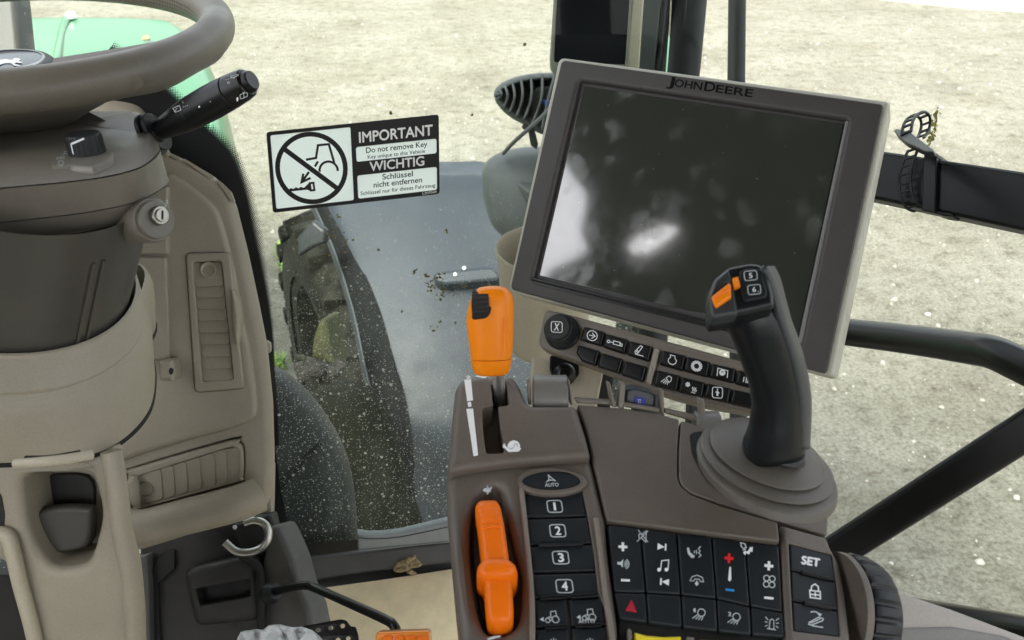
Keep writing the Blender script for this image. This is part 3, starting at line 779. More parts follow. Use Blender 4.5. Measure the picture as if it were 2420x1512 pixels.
def warning_decal():
    h = .0012
    o = [(629, 312), (1037, 270), (1039, 458), (645, 503)]
    t = thing('warning_decal', 'black and white IMPORTANT key warning sticker on the windscreen', 'sticker', GL.pt(840, 480))
    A, B, Cc, D = [V(p) for p in o]
    def q(u, v): return tuple((A * (1 - u) + B * u) * (1 - v) + (D * (1 - u) + Cc * u) * v)
    def box(u0, v0, u1, v1, r): return rr([q(u0, v0), q(u1, v0), q(u1, v1), q(u0, v1)], r)
    flds = (box(.022, .045, .487, .955, 5), box(.513, .30, .985, .485, 6), box(.513, .655, .985, .945, 6))
    MB().prism(GL, rr(o, 8), h, .0004, 0, [(f, .0004, 0, False) for f in flds], bottom=False).build('backing', M['ink'], t, wn=False)
    mb = MB()
    for b in (box(.022, .045, .487, .955, 5), box(.513, .30, .985, .485, 6), box(.513, .655, .985, .945, 6)):
        mb.poly([GL.pt(x, y, h + .0002) for x, y in b])
    mb.build('white_field', M['paper'], t, wn=False)
    ux, uy = (B - A).normalized(), (D - A).normalized()
    rot = math.degrees(math.atan2(ux.y, ux.x))
    c = q(.247, .50)
    sy = 88
    def I(p, wd, dh, items, name, m=M['ink']):
        icon(GL, h + dh, c, 86, sy, items, m, t, rot=rot, shear=.04, wd=wd, name=name)
    icon(GL, h + .0003, c, 86, 86, [('c', arc(0, 0, .93, 0, 350, 47)), ], M['ink'], t, rot=rot, shear=.03, wd=11.5, name='ban_ring')
    icon(GL, h + .00034, c, 86, 86, [[(-.68, -.60), (.66, .66)]], M['ink'], t, rot=rot, shear=.03, wd=11.5, name='ban_bar')
    icon(GL, h + .0004, c, 86, 86, [[(-.12, -.24), (.16, -.26), (.26, -.60), (.56, -.60), (.64, -.08)], [(.10, -.03), (.20, -.16)],
         arc(.46, .12, .25, 178, 368, 12)], M['ink'], t, rot=rot, shear=.03, wd=5.5, name='tractor_symbol')
    icon(GL, h + .0004, c, 86, 86, [[(-.08, .10), (-.32, .36)], [(-.24, .13), (-.32, .36), (-.06, .27)]], M['ink'], t, rot=rot, shear=.03, wd=5.5, name='arrow_symbol')
    icon(GL, h + .0004, c, 86, 86, [('f', [(-.70, .53), (-.64, .49), (-.56, .52), (-.50, .48), (-.42, .52), (-.36, .48), (-.28, .52), (-.20, .46), (-.12, .40), (-.12, .62), (-.20, .58), (-.64, .58)]),
         ('c', [(-.10, .41), (0, .41), (0, .61), (-.10, .61)])], M['ink'], t, rot=rot, shear=.03, wd=5.0, name='key_symbol')
    def tx(s, u0, u1, v, vh, m, bold, nm='lettering'):
        text(GL, h + .0004, s, q(u0, v), q(u1, v), q(u0, v - vh), m, t, bold, nm)
    tx('IMPORTANT', .535, .962, .250, .128, M['white'], .022)
    tx('Do not remove Key', .572, .93, .388, .066, M['ink'], .015)
    tx('Key unique to this Vehicle', .58, .917, .462, .045, M['ink'], .01)
    tx('WICHTIG', .590, .910, .618, .112, M['white'], .022)
    tx('Schlüssel', .662, .842, .740, .066, M['ink'], .015)
    tx('nicht entfernen', .608, .895, .827, .066, M['ink'], .015)
    tx('Schlüssel nur für dieses Fahrzeug', .528, .974, .905, .045, M['ink'], .01)
    tx('L207049', .898, .982, .985, .030, M['white'], .01)
warning_decal()

# right hand side glass, pillar, rails
SG = PL(W(1640, 420, 1.18), (W(1640, 420, 1.18) - W(2420, 420, 1.02)).cross(V((0, 0, 1))))
if SG.n.dot(CAM - SG.o) < 0: SG.n = -SG.n; SG.ey = SG.n.cross(SG.ex)
def side_window():
    t = thing('door_window', 'clear side door glass right of the cab pillar with a green smear', 'window', SG.pt(2050, 1400))
    zb, zt = SG.pt(2050, 1400).z, SG.pt(2050, 100).z
    MB().prism(SG, [(1655, -300), (2900, -420), (2900, 1900), (1480, 1650), (1500, 1100)], 0, .005, 0).build('pane', glass_mat('door glass', zb - 4 - t.location.z, zb - 3 - t.location.z, .1, (.95, .97, .95)), t, wn=False)
    mb = MB(); rnd = random.Random(21)
    for k in range(95):
        u = rnd.random() ** .8
        x = 2196 + (2216 - 2196) * (1 - u) + rnd.gauss(0, 4.5); y = 342 - u * 0 - (1 - u) * 84 + rnd.gauss(0, 5)
        q = SG.pt(x, y, .0008); r = rnd.uniform(.0005, .0020)
        mb.loft([[q + SG.n * (z * r) + (SG.ex * math.cos(a) * rnd.uniform(.5, 1.1) + SG.ey * math.sin(a) * rnd.uniform(.6, 1.5)) * (r * f) for a in [k_ * 1.047 for k_ in range(6)]] for f, z in ((1, 0), (.7, .4))])
    mb.build('green_smear', M['moss'], t, wn=False)
side_window()

def pillar():
    t = thing('cab_pillar', 'dark dusty corner pillar of the cab behind the monitor', 'pillar', W(1540, 1050, 1.12))
    p = PL(W(1590, 80, 1.10), -ray(1590, 80) + UY * .15)
    MB().prism(p, [(1520, -300), (1566, -300), (1562, 0), (1545, 180), (1478, 960), (1438, 960), (1508, 180), (1521, 0)], .004, .03, .002).build('gasket', mat('dusty gasket', (.035, .045, .043), .6, bump=.2, var=.15), t)
    MB().prism(p, [(1564, -300), (1582, -300), (1577, 0), (1562, 180), (1495, 960), (1479, 960), (1546, 180), (1563, 0)], .000, .03, .003).build('seal_lip', M['blackg'], t)
    n = 26; mb = MB(); loops = []
    for (xl, xr, y, d) in ((1581, 1700, -300, 1.14), (1577, 1671, 0, 1.12), (1562, 1655, 165, 1.11), (1525, 1602, 560, 1.10), (1490, 1560, 980, 1.09)):
        c = W((xl + xr) / 2, y, d); r = (xr - xl) / 2 / F * d
        loops.append([c + RX * (r * math.cos(a)) - FW * (r * .8 * math.sin(a)) for a in [2 * math.pi * i / n for i in range(n)]])
    mb.loft(loops).build('tube', M['dusty'], t)
pillar()

def grab_bar():
    o = MB().tube([W(1744, -200, 1.4), W(1742, 0, 1.4), W(1740, 180, 1.4), W(1744, 520, 1.4), W(1745, 1020, 1.42)], .0138, 18, up=RX).build('grab_bar', M['dusty'], None)
    centred(o); tag(o, 'speckled black vertical bar outside the glass right of the pillar', 'bar')
grab_bar()

def crossbar():
    t = thing('mounting_rail', 'wide flat black rail running right from behind the monitor', 'rail', W(2250, 500, .85))
    a0, a1, b0, b1 = (1990, 333, .93), (2520, 412, .76), (1960, 440, .93), (2520, 562, .76)      # rail runs on past the frame
    A0, A1, B0, B1 = W(*a0), W(*a1), W(*b0), W(*b1)
    n = (A1 - A0).cross(B0 - A0).normalized()
    if n.dot(CAM - A0) < 0: n = -n
    p = PL(A0, n)
    MB().prism(p, [(1990, 341), (2520, 420), (3300, 536), (3300, 740), (2520, 565), (1960, 446)], 0, .022, .0035).build('bar', M['black'], t)
    MB().prism(p, [(1990, 343), (2520, 421), (3290, 537), (3290, 544), (2520, 428), (1990, 350)], .0012, .003, .001).build('ridge', mat('worn edge', (.05, .06, .06), .35), t)
    # saddle clip hugging the rail
    s = thing('rail_clip', 'black plastic clip wrapped round the rail beside the strap', 'clip', p.pt(2195, 500))
    MB().prism(p, rr([(2183, 366), (2214, 370), (2209, 503), (2178, 497)], 2), .0055, .005, .001).build('band', M['black'], s)
    u = (p.ey * -1 if p.ey.z < 0 else p.ey)
    mb = MB(); q = [p.pt(2183, 365, .0055), p.pt(2215, 370, .0055)]
    bk = [p.pt(2183, 365, .0055) - p.n * .030 + u * .001, p.pt(2215, 370, .0055) - p.n * .030 + u * .001]
    mb.loft([[q[0], q[1], bk[1], bk[0]], [x + u * .0035 for x in (q[0], q[1], bk[1], bk[0])]]); mb.build('top_plate', M['black'], s)
    MB().prism(p, rr([(2209, 498), (2226, 500), (2251, 505), (2249, 511), (2228, 509), (2209, 503)], 2), .003, .016, .001).build('latch', M['black'], s)
    # rubber strap
    k = thing('cable_strap', 'black ladder strap with open loop tied to the rail', 'strap', p.pt(2145, 490))
    def band(path, wd, name):
        """ladder strap: two edges and rungs along a 3-D path"""
        P = cr(path, 10); mb = MB(); side = p.ex
        L = [0]
        for i in range(1, len(P)): L.append(L[-1] + (P[i] - P[i - 1]).length)
        T = lambda i: (P[min(i + 1, len(P) - 1)] - P[max(i - 1, 0)]).normalized()
        for e in (-1, 1):
            loops = []
            for i in range(len(P)):
                nn = T(i).cross(side).normalized(); c = P[i] + side * (e * (wd / 2 - .0012))
                loops.append([c + side * .0012 + nn * .0009, c - side * .0012 + nn * .0009, c - side * .0012 - nn * .0009, c + side * .0012 - nn * .0009])
            mb.loft(loops)
        s = .002
        while s < L[-1]:
            i = max(j for j in range(len(L)) if L[j] <= s); tt = T(i); nn = tt.cross(side).normalized()
            mb.box(P[i], side * (wd / 2 - .0004), tt * .0011, nn * .0008); s += .0085
        return mb.build(name, M['rubber'], k, wn=False)
    d = p.n
    h0 = [p.pt(2160, 350, .010), p.pt(2150, 372, .012), p.pt(2141, 400, .011), p.pt(2138, 430, .009), p.pt(2143, 465, .008), p.pt(2158, 488, .006), p.pt(2176, 496, .002)]
    band(h0, .0135, 'strap_tail')
    h1 = [p.pt(2142, 316, .012), p.pt(2146, 292, .008), p.pt(2156, 275, .0), p.pt(2170, 268, -.012), p.pt(2184, 275, -.024), p.pt(2188, 292, -.030), p.pt(2183, 313, -.028), p.pt(2172, 330, -.018)]
    band(h1, .0115, 'strap_loop')
    q = PL(p.pt(2150, 322, .012), (p.n * .75 + u * .75 - p.ex * .1))
    MB().prism(q, rr([(2111, 306), (2122, 303), (2150, 310), (2206, 352), (2204, 358), (2186, 358), (2140, 336), (2118, 318)], 4), .003, .006, .0015).build('buckle', M['rubber'], k)
    MB().prism(q, rr([(2122, 315), (2140, 318), (2146, 328), (2130, 330)], 4), -.002, .006, .001).build('buckle_tab', M['rubber'], k)
crossbar()

def rails():
    o = MB().tube(cr([W(1900, 772, 1.0), W(1990, 783, .97), W(2150, 802, .88), W(2290, 822, .80), W(2345, 832, .77), W(2400, 856, .745), W(2500, 905, .71), W(2640, 980, .68), W(2950, 1150, .64), W(3300, 1400, .60)], 7), .0148, 24).build('handrail', M['blackg'], None)
    tag(centred(o), 'round glossy black handrail bending down at its right end', 'handrail')
    a, b = W(1700, 1480, .965), W(3300, 456, .66)
    t = (b - a).normalized(); s = t.cross(ray(2200, 1150).normalized()).normalized(); f = s.cross(t)
    mb = MB(); sh = rr([(-1, -.8), (1, -.8), (1, .8), (-1, .8)], .5, 4)
    mb.loft([[q + s * (x * .0168) + f * (y * .014) for x, y in sh] for q in (a, b)])
    o = tag(centred(mb.build('door_strut', M['black'], None)), 'straight black strut rising diagonally to the right edge', 'strut')
    o = MB().tube(cr([W(2040, 1424, .88), W(2150, 1443, .82), W(2300, 1470, .74), W(2450, 1500, .68), W(2600, 1536, .64), W(3100, 1680, .56)], 5), .0125, 20).build('lower_rail', M['blackg'], None)
    tag(centred(o), 'low black rail partly hidden by the pale armrest pad', 'rail')
    p = PL(W(2250, 1480, .56), V((.05, -.30, .95)))
    t = thing('armrest_pad', 'pale beige armrest pad in the bottom right corner', 'armrest', p.pt(2200, 1520))
    MB().prism(p, [(2000, 1370), (2110, 1392), (2150, 1403), (2250, 1436), (2420, 1500), (2600, 1590), (2600, 1900), (1900, 1900)], 0, .05, .004).build('cushion', M['pad'], t)
    MB().prism(p, [(1960, 1500), (2115, 1479), (2250, 1476), (2370, 1497), (2500, 1545), (2560, 1900), (1900, 1900)], .002, .03, .004).build('lower_cover', mat('grey pad cover', (.26, .25, .23), .55, bump=.3), t)
rails()
# ---------------------------------------------------------------- left: dashboard
DN = V((.10, -.86, .50))
DP = PL(W(500, 800, .86), DN)
def louvers(parent, pl, quads, name, m, lift=.0035, r=7, inward=.004):
    for i, qd in enumerate(quads):
        a, b, c, d = [V(x) for x in qd]          # a,b lead edge (deep) ; c,d trailing edge (proud)
        def h(x, y):
            p = V((x, y)); mid0 = (a + b) / 2; mid1 = (c + d) / 2; ax = mid1 - mid0
            return -inward + lift * max(0, min(1, (p - mid0).dot(ax) / ax.length_squared))
        MB().prism(pl, rr([(*a, .5), (*b, .5), (*c, r), (*d, r)], r, 5), h, .002, .0006, k=2).build(name, m, parent)
def dimple(parent, pl, c, r, h, m):
    mb = MB(); loops = []
    for k, z in ((1.12, 0), (1.04, .0010), (.97, .0004), (.8, -.0020), (.5, -.0036), (.15, -.0042)):
        loops.append([pl.pt(c[0] + r * k * math.cos(t), c[1] + r * k * math.sin(t), h + z + .0008) for t in [i * .2618 for i in range(24)]])
    mb.loft(loops, False, True); mb.build('thumb_dimple', m, parent)
def dashboard():
    t = thing('dashboard', 'tan dashboard tower with two louvred air vents right of the steering column', 'dashboard', W(480, 1300, .88))
    va = [(438, 598), (543, 597), (577, 918), (460, 927)]
    vb = [(296, 1122), (306, 1108), (546, 1036), (566, 1042), (577, 1062), (575, 1130), (558, 1143), (330, 1207), (311, 1199)]
    sl = [[(384, 357), (392, 358), (424, 372), (421, 377)], [(430, 376), (438, 377), (503, 417), (500, 423)], [(512, 425), (520, 429), (543, 452), (551, 474), (547, 476), (536, 457)]]
    out = [(150, 330), (300, 318), (372, 347), (440, 378), (497, 411), (530, 440), (552, 480), (580, 592), (606, 714), (626, 815), (640, 950), (644, 1090), (641, 1160), (632, 1192), (612, 1213), (500, 1250), (380, 1288), (322, 1305), (300, 1305), (285, 1280), (270, 1200), (200, 1130), (150, 1100)]
    MB().prism(DP, rr(out, 14), 0, .014, .009, [(rr(va, 12), .010, .002), (sm(vb, 3), .010, .002)] + [(rr(x, 2), .011, .0006) for x in sl], k=5).build('dash_panel', M['tan'], t)
    # raised main face, a step proud of the light top border
    face = [(150, 560), (308, 470), (396, 402), (420, 415), (470, 450), (515, 492), (536, 560), (556, 650), (575, 760), (592, 830), (608, 950), (606, 990), (560, 1010), (450, 1040), (330, 1075), (240, 1110), (150, 1120)]
    MB().prism(DP, rr(face, 26), .006, .02, .006, [(rr([(438, 598), (543, 597), (577, 918), (460, 927)], 12), .012, .0012, False)], k=4).build('face_panel', M['tan'], t)
    # rolled lower lip of the dash
    lip = [W(296, 1236, .84), W(330, 1248, .835), W(450, 1218, .835), W(560, 1190, .84), W(618, 1165, .85)]
    MB().tube(cr(lip, 6), [.004] + [.017] * 23 + [.008], 18).build('lower_lip', M['tan'], t, ang=70)
    # vertical vent
    v = MB().prism(DP, rr(va, 12), .010, .014, .0022, [(rr([(455, 619), (523, 616), (552, 896), (478, 902)], 7), .011, .0015)]).build('air_vent', M['tan'], t)
    ys = [(621, 678), (670, 704), (697, 731), (724, 759), (752, 787), (780, 815), (808, 844), (837, 873), (865, 901)]
    xl = lambda y: 456.5 + (y - 619) * .0815; xr = lambda y: 523 + (y - 616) * .1025
    louvers(v, DP, [[(xl(a), a), (xr(a), a - 2), (xr(b) - .5, b - 2.5), (xl(b) + .5, b)] for a, b in ys], 'louver', M['tan'], .0036, 9, -.0045)
    dimple(v, DP, (492, 637), 17, .0068, M['tan_pale'])
    MB().prism(DP, sm([(546, 690), (556, 700), (564, 722), (567, 752), (565, 790), (560, 816), (554, 806), (549, 780)], 5), .018, .02, .004).build('vent_lever', M['tan'], v)
    # lower vent
    vs_ = [(435 + (x - 435) * .975, 1122 + (y - 1122) * .93) for x, y in vb]
    q = MB().prism(DP, sm(vs_, 3), .005, .012, .003, [(rr([(316, 1128), (545, 1056), (566, 1062), (573, 1122), (560, 1134), (334, 1197), (322, 1190)], 6), .010, .0012)]).build('air_vent', M['tan'], t)
    xs = [(318, 380, 1127, 1108), (372, 409, 1110, 1099), (402, 439, 1101, 1090), (432, 472, 1092, 1080), (465, 505, 1082, 1070), (498, 533, 1071, 1061), (526, 568, 1063, 1056)]
    lo = lambda x: 1196 - (x - 325) * .262
    louvers(q, DP, [[(a, ya), (a + 6, lo(a + 6)), (b + 5, lo(b + 5) - 1), (b, yb)] for a, b, ya, yb in xs], 'louver', M['tan'], .0022, 10, -.0024)
    dimple(q, DP, (343, 1157), 16, .0040, M['tan'])
    MB().loft([ring(W(316, 1124, .848), UY, .003, 14), ring(W(312, 1140, .846), UY, .0065, 14), ring(W(315, 1180, .846), UY, .0068, 14), ring(W(323, 1196, .848), UY, .003, 14)]).build('vent_lever', M['tan'], q)
    # small box and screw boss between column and vent
    MB().prism(DP, rr([(250, 470), (396, 440), (396, 600), (308, 600), (250, 600)], 4), .014, .02, .002).build('side_box', M['tan'], t)
    MB().prism(DP, rr([(250, 603), (392, 608), (398, 740), (400, 850), (250, 850)], 5), .012, .02, .002).build('side_panel', M['tan'], t)
    b = MB().prism(DP, rr([(374, 852), (406, 848), (414, 880), (408, 902), (374, 900)], 6), .030, .03, .005).build('screw_boss', M['tan'], t)
    MB().prism(DP, ell(404, 877, 5, 8), .0305, .004, 0).build('screw_hole', M['charcoal'], b)
    # top of the dash curling away behind the column
    rows = [[W(150, 330, .80), W(170, 262, .86), W(200, 225, .92), W(215, 205, .95)],
            [W(215, 330, .80), W(230, 262, .86), W(250, 222, .92), W(262, 205, .95)],
            [W(290, 330, .80), W(285, 265, .86), W(290, 230, .92), W(296, 212, .95)],
            [W(345, 340, .80), W(332, 280, .86), W(318, 240, .92), W(308, 218, .95)],
            [W(400, 368, .80), W(360, 310, .86), W(334, 262, .92), W(316, 228, .95)]]
    MB().quilt(rows, 5).build('top_cowl', M['tan'], t, ang=70, solid=.006, off=0, wn=False)
    MB().tube(cr([W(296, 212, .945), W(312, 236, .93), W(332, 272, .90), W(352, 310, .87), W(378, 350, .85)], 6), .0035, 10).build('cowl_edge', M['tan_pale'], t)
    MB().loft([ring(DP.pt(632, 820, -.02), DP.ex, .007, 14), ring(DP.pt(640, 820, -.02), DP.ex, .005, 14)]).build('side_stud', M['tan'], t)
    MB().prism(PL(W(628, 1250, .985), DN), rr([(612, 1150), (644, 1100), (642, 1200), (637, 1325), (628, 1340), (618, 1336)], 3), 0, .02, .002).build('corner_trim', M['tan'], t)
    # lower console with tool pocket
    KN = V((-.02, -.93, .36)); kp = PL(W(150, 1250, .66), KN)
    o2 = [(-300, 1085), (0, 1088), (150, 1085), (262, 1062), (275, 1130), (284, 1230), (300, 1300), (312, 1345), (318, 1400), (322, 1700), (120, 1700), (66, 1512), (36, 1370), (0, 1330), (-300, 1330)]
    pk = [(48, 1150), (58, 1128), (95, 1118), (165, 1114), (208, 1118), (220, 1140), (235, 1200), (232, 1250), (215, 1310), (196, 1336), (150, 1345), (115, 1336), (85, 1300), (60, 1240)]
    c = MB().prism(kp, rr(o2, 12), 0, .016, .009, [(sm(pk, 4), .045, .007)], k=4, bottom=False).build('lower_console', M['tan'], t)
    MB().prism(kp, sm([(75, 1226), (100, 1206), (150, 1199), (205, 1201), (216, 1208), (212, 1260), (204, 1290), (180, 1302), (110, 1310), (92, 1270)], 4), -.018, .008, .004).build('pocket_lid', mat('pocket lid', (.060, .055, .047), .55, bump=.4), c)
    MB().prism(kp, sm([(62, 1150), (90, 1128), (205, 1126), (222, 1200), (210, 1290), (110, 1310), (75, 1240)], 4), -.040, .004, .001).build('pocket_floor', M['charcoal'], c)
    MB().tube(cr([kp.pt(262, 1066, .0), kp.pt(276, 1150, .002), kp.pt(288, 1250, .003), kp.pt(308, 1340, .002), kp.pt(318, 1430, 0), kp.pt(322, 1560, 0)], 5), .0075, 14).build('console_edge', M['tan'], t, ang=70)
    MB().prism(kp, rr([(-60, 1120), (2, 1170), (10, 1215), (8, 1260), (-60, 1262)], 6), .001, .002, .0005).build('side_recess', M['charcoal'], t)
    MB().tube(cr([kp.pt(-10, 1260, .004), kp.pt(18, 1265, .004), kp.pt(32, 1310, .005), kp.pt(48, 1380, .005), kp.pt(75, 1480, .004), kp.pt(100, 1600, .004)], 5), .0055, 12).build('console_edge', M['tan_pale'], t, ang=70)
    # collar tray lip under the bowl
    MB().tube(cr([W(38, 1096, .56), W(90, 1092, .555), (W(160, 1084, .56)), W(218, 1074, .57)], 5), .0032, 12).build('tray_lip', M['tan_pale'], t)
    MB().tube(cr([W(60, 1084, .565), W(120, 1082, .565), W(190, 1070, .57)], 5), .002, 8).build('tray_slot', M['dark'], t)
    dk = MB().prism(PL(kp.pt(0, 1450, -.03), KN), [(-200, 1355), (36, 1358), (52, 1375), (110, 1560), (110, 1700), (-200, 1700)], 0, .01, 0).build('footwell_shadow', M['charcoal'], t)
dashboard()

# ---------------------------------------------------------------- steering column
Z = V((0, 0, 1))
CC = W(0, 633, .66)                        # middle of the column's lower end
AX = V((.408, -.046, .912)).normalized()
K_ = .66 / F
def column():
    t = thing('steering_column', 'grey brown steering column in a tan collar with light switch and wiper stalk', 'column', CC - Z * .09)
    # round gaiter tube and ribs
    ux, uy = perp(AX)
    ux = (RX - AX * RX.dot(AX)).normalized(); uy = AX.cross(ux)
    def disc(z, r, n=72): return [CC + AX * z + (ux * math.cos(a) + uy * math.sin(a)) * r for a in [2 * math.pi * i / n for i in range(n)]]
    tb = MB().loft([disc(-.03, .0915), disc(.03, .0915), disc(.10, .0915)], False, False).build('column_tube', M['tubeg'], t, ang=70)
    tp_ = PL(CC, AX, RX)
    for px, py in ((172, 700), (197, 695)):
        q = [CC + AX * z + v * .0920 for z in (-.03, .073) for v in [(tp_.pt(px, py + 100) - CC).normalized()]]
        MB().tube(q, .0014, 8).build('rib', M['tubeg'], tb)
    # collar band and bowl
    BC = W(-11, 695, .66)
    def dc(c, r): return [c + (ux * math.cos(a) + uy * math.sin(a)) * r for a in [2 * math.pi * i / 72 for i in range(72)]]
    MB().loft([dc(CC - AX * .02, .0932), dc(CC - AX * .001, .0932), dc(CC + AX * .0015, .0942), dc(CC + AX * .0012, .0960), dc(CC - AX * .002, .0972), dc(BC + AX * .002, .1045), dc(BC, .1047), dc(BC - AX * .003, .1040)], False, False).build('collar', M['tan'], t, ang=50)
    bp = PL(BC - AX * .0005, AX, RX); bq = PL(BC - AX * .045, AX, RX)
    b0 = [(300, 610), (337, 700), (333, 792), (290, 848), (200, 898), (100, 923), (0, 934), (-150, 920), (-330, 800), (-200, 580)]
    b1 = [(325, 735), (354, 818), (367, 888), (352, 968), (290, 1036), (200, 1074), (0, 1092), (-200, 1086), (-400, 960), (-200, 680)]
    P0 = [bp.pt(x, y) for x, y in b0]; P1 = [bq.pt(x, y) for x, y in b1]
    lv = []
    for u, k in ((0, -.03), (0, 0), (.12, .055), (.3, .085), (.6, .06), (.85, .02), (1, 0), (1.05, -.05)):
        m = [a * (1 - u) + b * u for a, b in zip(P0, P1)]
        c = sum(m, V((0, 0, 0))) / len(m)
        lv.append(cr([c + (p - c) * (1 + k * .6) for p in m], 8, True))
    MB().loft(lv, False, False).build('collar_bowl', M['tan'], t, ang=70)
    g0 = [bq.pt(x + 3, y + 2, -.002) for x, y in b1]; c = sum(g0, V((0, 0, 0))) / len(g0)
    MB().loft([cr([c + (p - c) * k + AX * z for p in g0], 8, True) for k, z in ((.95, .004), (1.0, 0), (1.012, -.004))], False, False).build('collar_gap', M['dark'], t)
    # shroud: five corners per ring, rounded
    def ring5(a, b, c, d, e, r=(.01, .05, .035, .02, .02)): return rr3([W(*p) for p in (a, b, c, d, e)], r, 7)
    L0 = ((-170, 602, .584), (278, 540, .598), (358, 494, .650), (335, 450, .74), (-170, 430, .76))
    L1 = ((-170, 545, .573), (297, 494, .586), (406, 436, .640), (374, 380, .74), (-170, 370, .76))
    L2 = ((-170, 460, .558), (301, 418, .571), (386, 360, .624), (350, 310, .74), (-170, 310, .76))
    L3 = ((-170, 418, .576), (284, 384, .590), (362, 322, .640), (330, 262, .735), (-170, 266, .76))
    L4 = ((-170, 400, .584), (272, 370, .600), (340, 318, .646), (318, 262, .73), (-170, 268, .755))
    def lp(l): return ring5(*l)
    def lerp(a, b, u): return tuple(tuple(x * (1 - u) + y * u for x, y in zip(p, q)) for p, q in zip(a, b))
    def tight(loop, k):
        c = sum(loop, V((0, 0, 0))) / len(loop); return [p + (c - p) * k for p in loop]
    MB().loft([tight(lp(L0), .10), tight(lp(L0), .03), lp(lerp(L0, L1, .12)), lp(lerp(L0, L1, .5)), lp(lerp(L0, L1, .975)), tight(lp(lerp(L0, L1, .985)), .02)], True, False).build('lower_shroud', M['col'], t, ang=50)
    MB().loft([tight(lp(lerp(L1, L2, .01)), .02), lp(lerp(L1, L2, .02)), lp(lerp(L1, L2, .5)), lp(lerp(L1, L2, .965)), tight(lp(lerp(L1, L2, .975)), .02)], False, False).build('middle_shroud', M['col'], t, ang=50)
    MB().loft([tight(lp(lerp(L2, L3, .01)), .02), lp(lerp(L2, L3, .04)), lp(lerp(L2, L3, .6)), lp(L3), lp(lerp(L3, L4, .5)), lp(L4), tight(lp(L4), .3)], False, True).build('upper_shroud', M['col'], t, ang=60)
    TP = tri((0, 398, .584), (272, 370, .600), (150, 290, .70))
    # facet beside the stalk
    p = tri((240, 290, .69), (318, 262, .70), (350, 330, .645))
    MB().prism(p, rr([(185, 284), (238, 274), (312, 258), (322, 268), (362, 338), (352, 352), (300, 318), (236, 305)], 5), .002, .03, .004).build('stalk_facet', M['col'], t)
    # ---- light switch
    kc = TP.pt(206, 360, .001); r = .0118
    up = TP.n
    n = 96; loops = []
    def kn(z, rad_, amp):
        x, y = perp(up)
        return [kc + up * z + (x * math.cos(a) + y * math.sin(a)) * (rad_ * (1 + amp * math.cos(a * 24))) for a in [2 * math.pi * i / n for i in range(n)]]
    MB().prism(PL(kc - up * .0005, up), rr([(150, 350), (262, 340), (277, 352), (270, 378), (220, 396), (160, 392)], 9), .0003, .008, .0040).build('switch_plinth', M['col'], t)
    kb = MB().loft([kn(0, r * 1.03, 0), kn(.0012, r * 1.03, .0), kn(.0014, r, .03), kn(.0115, r * .97, .035), kn(.0128, r * .93, .0), kn(.0132, r * .9, 0)]).build('light_knob', M['rubber'], t, ang=50)
    kp = PL(kc + up * .0132, up)
    MB().poly([kp.pt(x, y, .0003) for x, y in [(167, 338), (198, 325), (200, 329), (170, 342)]]).build('pointer', M['white'], kb, wn=False)
    q = [kp.pt(166.5, 338, .0002), kp.pt(170, 342, .0002)]
    mb = MB(); out = (q[0] + q[1]) / 2 - kc; out = (out - up * out.dot(up)).normalized()
    mb.add([q[0] + out * .0006, q[1] + out * .0006, q[1] + out * .0013 - up * .0062, q[0] + out * .0013 - up * .0062], [(0, 1, 2, 3)]); mb.build('pointer', M['white'], kb, wn=False)
    sp = PL(TP.pt(150, 372, .0005), TP.n)
    MB().prism(sp, rr([(120, 392), (121, 372), (133, 356), (160, 350), (180, 362), (184, 388)], 6), .0004, .004, .0004).build('symbol_plate', M['col'], t)
    icon(sp, .0008, (157, 360), 5, 2.6, [('c', [(-1, -1), (.2, -1), (1, -.4), (1, .4), (.2, 1), (-1, 1)]), [(-2.4, 1.2), (-1.3, 1.2)]], M['print'], t, rot=-8, wd=1.1)
    icon(sp, .0008, (142, 373), 4, 2.6, [('c', [(-2, -1), (-.8, -.6), (-.8, .6), (-2, 1)]), ('o', .6, 0, .6), [(1.6, -1), (2.6, -1.4)], [(1.6, 0), (2.8, 0)], [(1.6, 1), (2.6, 1.4)]], M['print'], t, rot=-8, wd=1.1)
    icon(sp, .0008, (144, 385), 6, 3.2, [('o', 0, 0, 1)], M['print'], t, rot=-8, wd=1.2)
    # ---- ignition lock
    ax = (RX * .79 + UY * .02 - FW * .61).normalized()
    c1 = W(366, 519, .605)
    def lk(z, r): return ring(c1 + ax * z, ax, r, 40)
    lock = MB().loft([lk(-.038, .0140), lk(-.012, .0152), lk(-.0015, .0152), lk(-.0005, .0145), lk(-.0005, .0138)], True, True).build('lock_housing', M['col'], t, ang=50)
    MB().loft([lk(-.004, .0132), lk(.002, .0132), lk(.0028, .0125)], False, True).build('lock_face', mat('lock face', (.12, .11, .085), .4, bump=.2), lock)
    c2 = c1 + ax * .003 + UY * .0025 + RX * .001
    MB().loft([ring(c2 + ax * z, ax, r, 32) for z, r in ((-.001, .0066), (.0022, .0064), (.0028, .0058))]).build('lock_ring', M['lock_metal'], lock)
    MB().loft([ring(c2 + ax * z, ax, r, 32) for z, r in ((.002, .0046), (.0042, .0044), (.0045, .0040))]).build('lock_cylinder', M['lock_metal'], lock)
    lp_ = PL(c2 + ax * .0047, ax)
    MB().box(lp_.o, lp_.ex * .0006, lp_.ey * .0030, lp_.n * .0002).build('key_slot', M['dark'], lock)
    fp = PL(c1 + ax * .003, ax)
    text(fp, .0003, '2', (393, 481), (398, 478), (391, 474), M['print'], t, .01)
    icon(fp, .0003, (391, 487), 2.5, 3, [[(-1, -1), (1, 1)], [(-1, 1), (1, -1)]], M['print'], t, wd=1)
    # ---- wiper stalk
    P0, P1 = W(362, 316, .665), W(597, 188, .625)
    d = (P1 - P0).normalized()
    def S_(u, r, k=40): return ring(P0 + (P1 - P0) * u, d, r, k)
